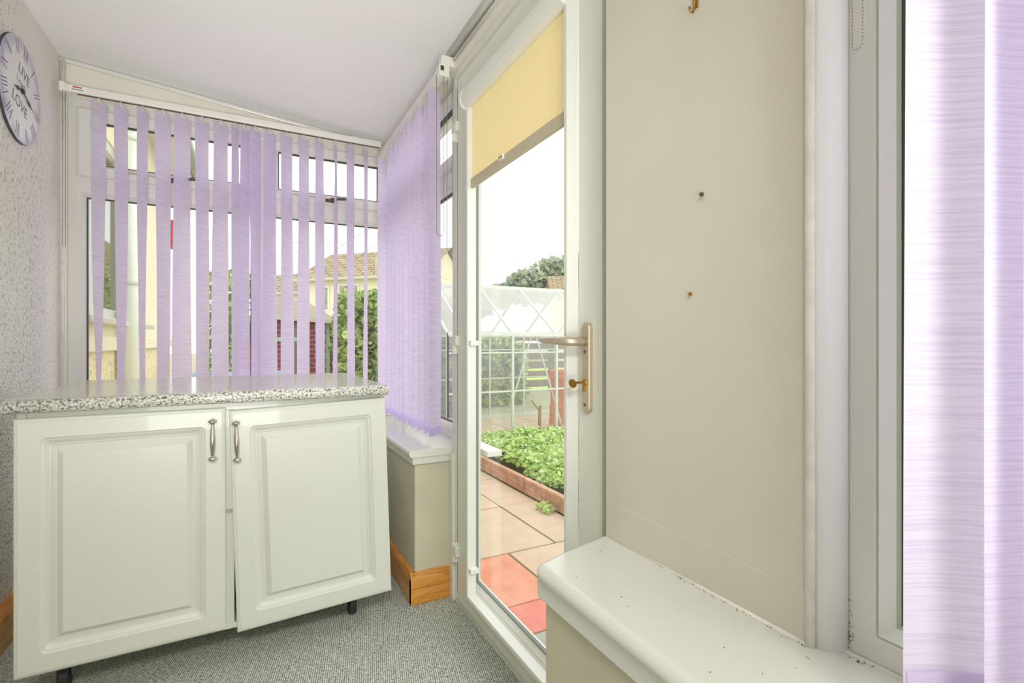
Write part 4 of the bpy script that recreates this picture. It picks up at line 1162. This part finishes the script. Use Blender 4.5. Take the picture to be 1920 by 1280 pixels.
# trees on the skyline
def tree(loc, blobs, label, seed):
    t = empty('tree', (loc[0], loc[1], GZ)); tag(t, label, 'tree')
    pts = []
    for i, (x, y, z, r_) in enumerate(blobs):
        pts += blob_points(1600, x, y, z, r_, r_, r_*.85, seed+i, shell=.3)
    leaves('crown', pts, .34, hazy_leaf_m, parent=t, seed=seed)
    bm = B(); tube(bm, [(0, 0, 0), (.1, 0, 3.0)], [.3, .18], 10); link('trunk', bm, grey_post, t)
tree((21.6, 33.2), [(-.6, 0, 5.9, 2.2), (1.5, 0, 6.5, 2.1), (-3.0, 0, 5.3, 1.6), (3.6, 0, 6.8, 2.2), (-5.0, .5, 4.6, 1.1)], 'rounded broadleaf tree on the skyline above the greenhouse', 51)
tree((15.0, 37.0), [(0, 0, 4.0, 1.3), (1.6, 0, 4.2, 1.2), (-1.6, 0, 3.8, 1.0)], 'low distant tree line above greenhouse ridge left of rounded tree', 71)

# overhead cables
for i, (a, b) in enumerate((((2.2, 14, 3.6), (9, 22, 9.2)), ((2.4, 14, 3.2), (9, 22, 8.2)))):
    bm = B(); tube(bm, [a, b], .012, 5)
    tag(link('overhead_cable', bm, mat('cable', lin(150, 150, 150), .6)), 'upper overhead cable crossing sky outside' if i == 0 else 'lower overhead cable crossing sky outside', 'cable')

# ------------------------------------------------------------------ light
wd = bpy.data.worlds.new('overcast'); sc.world = wd; wd.use_nodes = True
nt = wd.node_tree; bg = nt.nodes['Background']
tc = nt.nodes.new('ShaderNodeTexCoord'); sp = nt.nodes.new('ShaderNodeSeparateXYZ'); nt.links.new(tc.outputs['Generated'], sp.inputs[0])
c = ramp(nt, sp.outputs['Z'], [(0, (.93, .96, .93, 1)), (.4, (1, 1, 1, 1))])
nt.links.new(c, bg.inputs['Color']); bg.inputs['Strength'].default_value = 2.0

def area(name, loc, rot, sx, sy, power, color=(1, 1, 1)):
    l = bpy.data.lights.new(name, 'AREA'); l.shape = 'RECTANGLE'; l.size = sx; l.size_y = sy; l.energy = power; l.color = color
    o = bpy.data.objects.new(name, l); col.objects.link(o); o.location = loc; o.rotation_euler = rot
    return o
def aim(name, loc, target, sx, sy, power, spread, color):
    d = (Vector(target)-Vector(loc)).to_track_quat('-Z', 'Y').to_euler()
    o = area(name, loc, d, sx, sy, power, color); o.data.spread = R(spread); return o
aim('room_fill', (-.25, -1.1, 1.3), (.15, 3, 1.0), 1.2, 1.2, 4.6, 130, (1, .99, .96))  # added fill light behind the camera, not a fitting of the porch
aim('far_wall_fill', (-.1, -1.0, .6), (0, 2.3, 2.35), .9, .5, 6.5, 60, (1, .99, .97))  # added unseen fill that lifts the far wall and ceiling
aim('ceiling_fill', (-.1, -.5, .5), (0, .9, 2.4), .9, .6, 3.4, 110, (1, .99, .97))  # added fill thrown up at the ceiling, no real fitting
aim('floor_fill', (-.2, -.9, 2.15), (.25, 2.2, 0), .6, .3, 4.5, 60, (1, 1, .98))  # added unseen fill brightening the carpet
pl = bpy.data.lights.new('corner_fill', 'POINT'); pl.energy = 1.6; pl.shadow_soft_size = .12; po = bpy.data.objects.new('corner_fill', pl); col.objects.link(po); po.location = (.15, 2.80, .62)  # added fill hidden behind the cabinet to lift the dark corner
sun = bpy.data.lights.new('soft_sun', 'SUN'); sun.energy = .3; sun.angle = R(60); so = bpy.data.objects.new('soft_sun', sun); col.objects.link(so); so.rotation_euler = (R(35), R(30), 0)

# ------------------------------------------------------------------ camera
cam = bpy.data.cameras.new('camera'); cam.sensor_width = 36; cam.lens = 940/1920*36; cam.clip_start = .02; cam.clip_end = 300
co = bpy.data.objects.new('camera', cam); col.objects.link(co); co.location = (0, 0, 1.06); co.rotation_euler = (R(90), 0, -R(27.8))
sc.camera = co
sc.view_settings.view_transform = 'Standard'
sc.view_settings.look = 'None'
sc.view_settings.exposure = .04
sc.view_settings.gamma = 1.1
sc.cycles.max_bounces = 8
sc.cycles.transparent_max_bounces = 20
sc.cycles.adaptive_threshold = .04
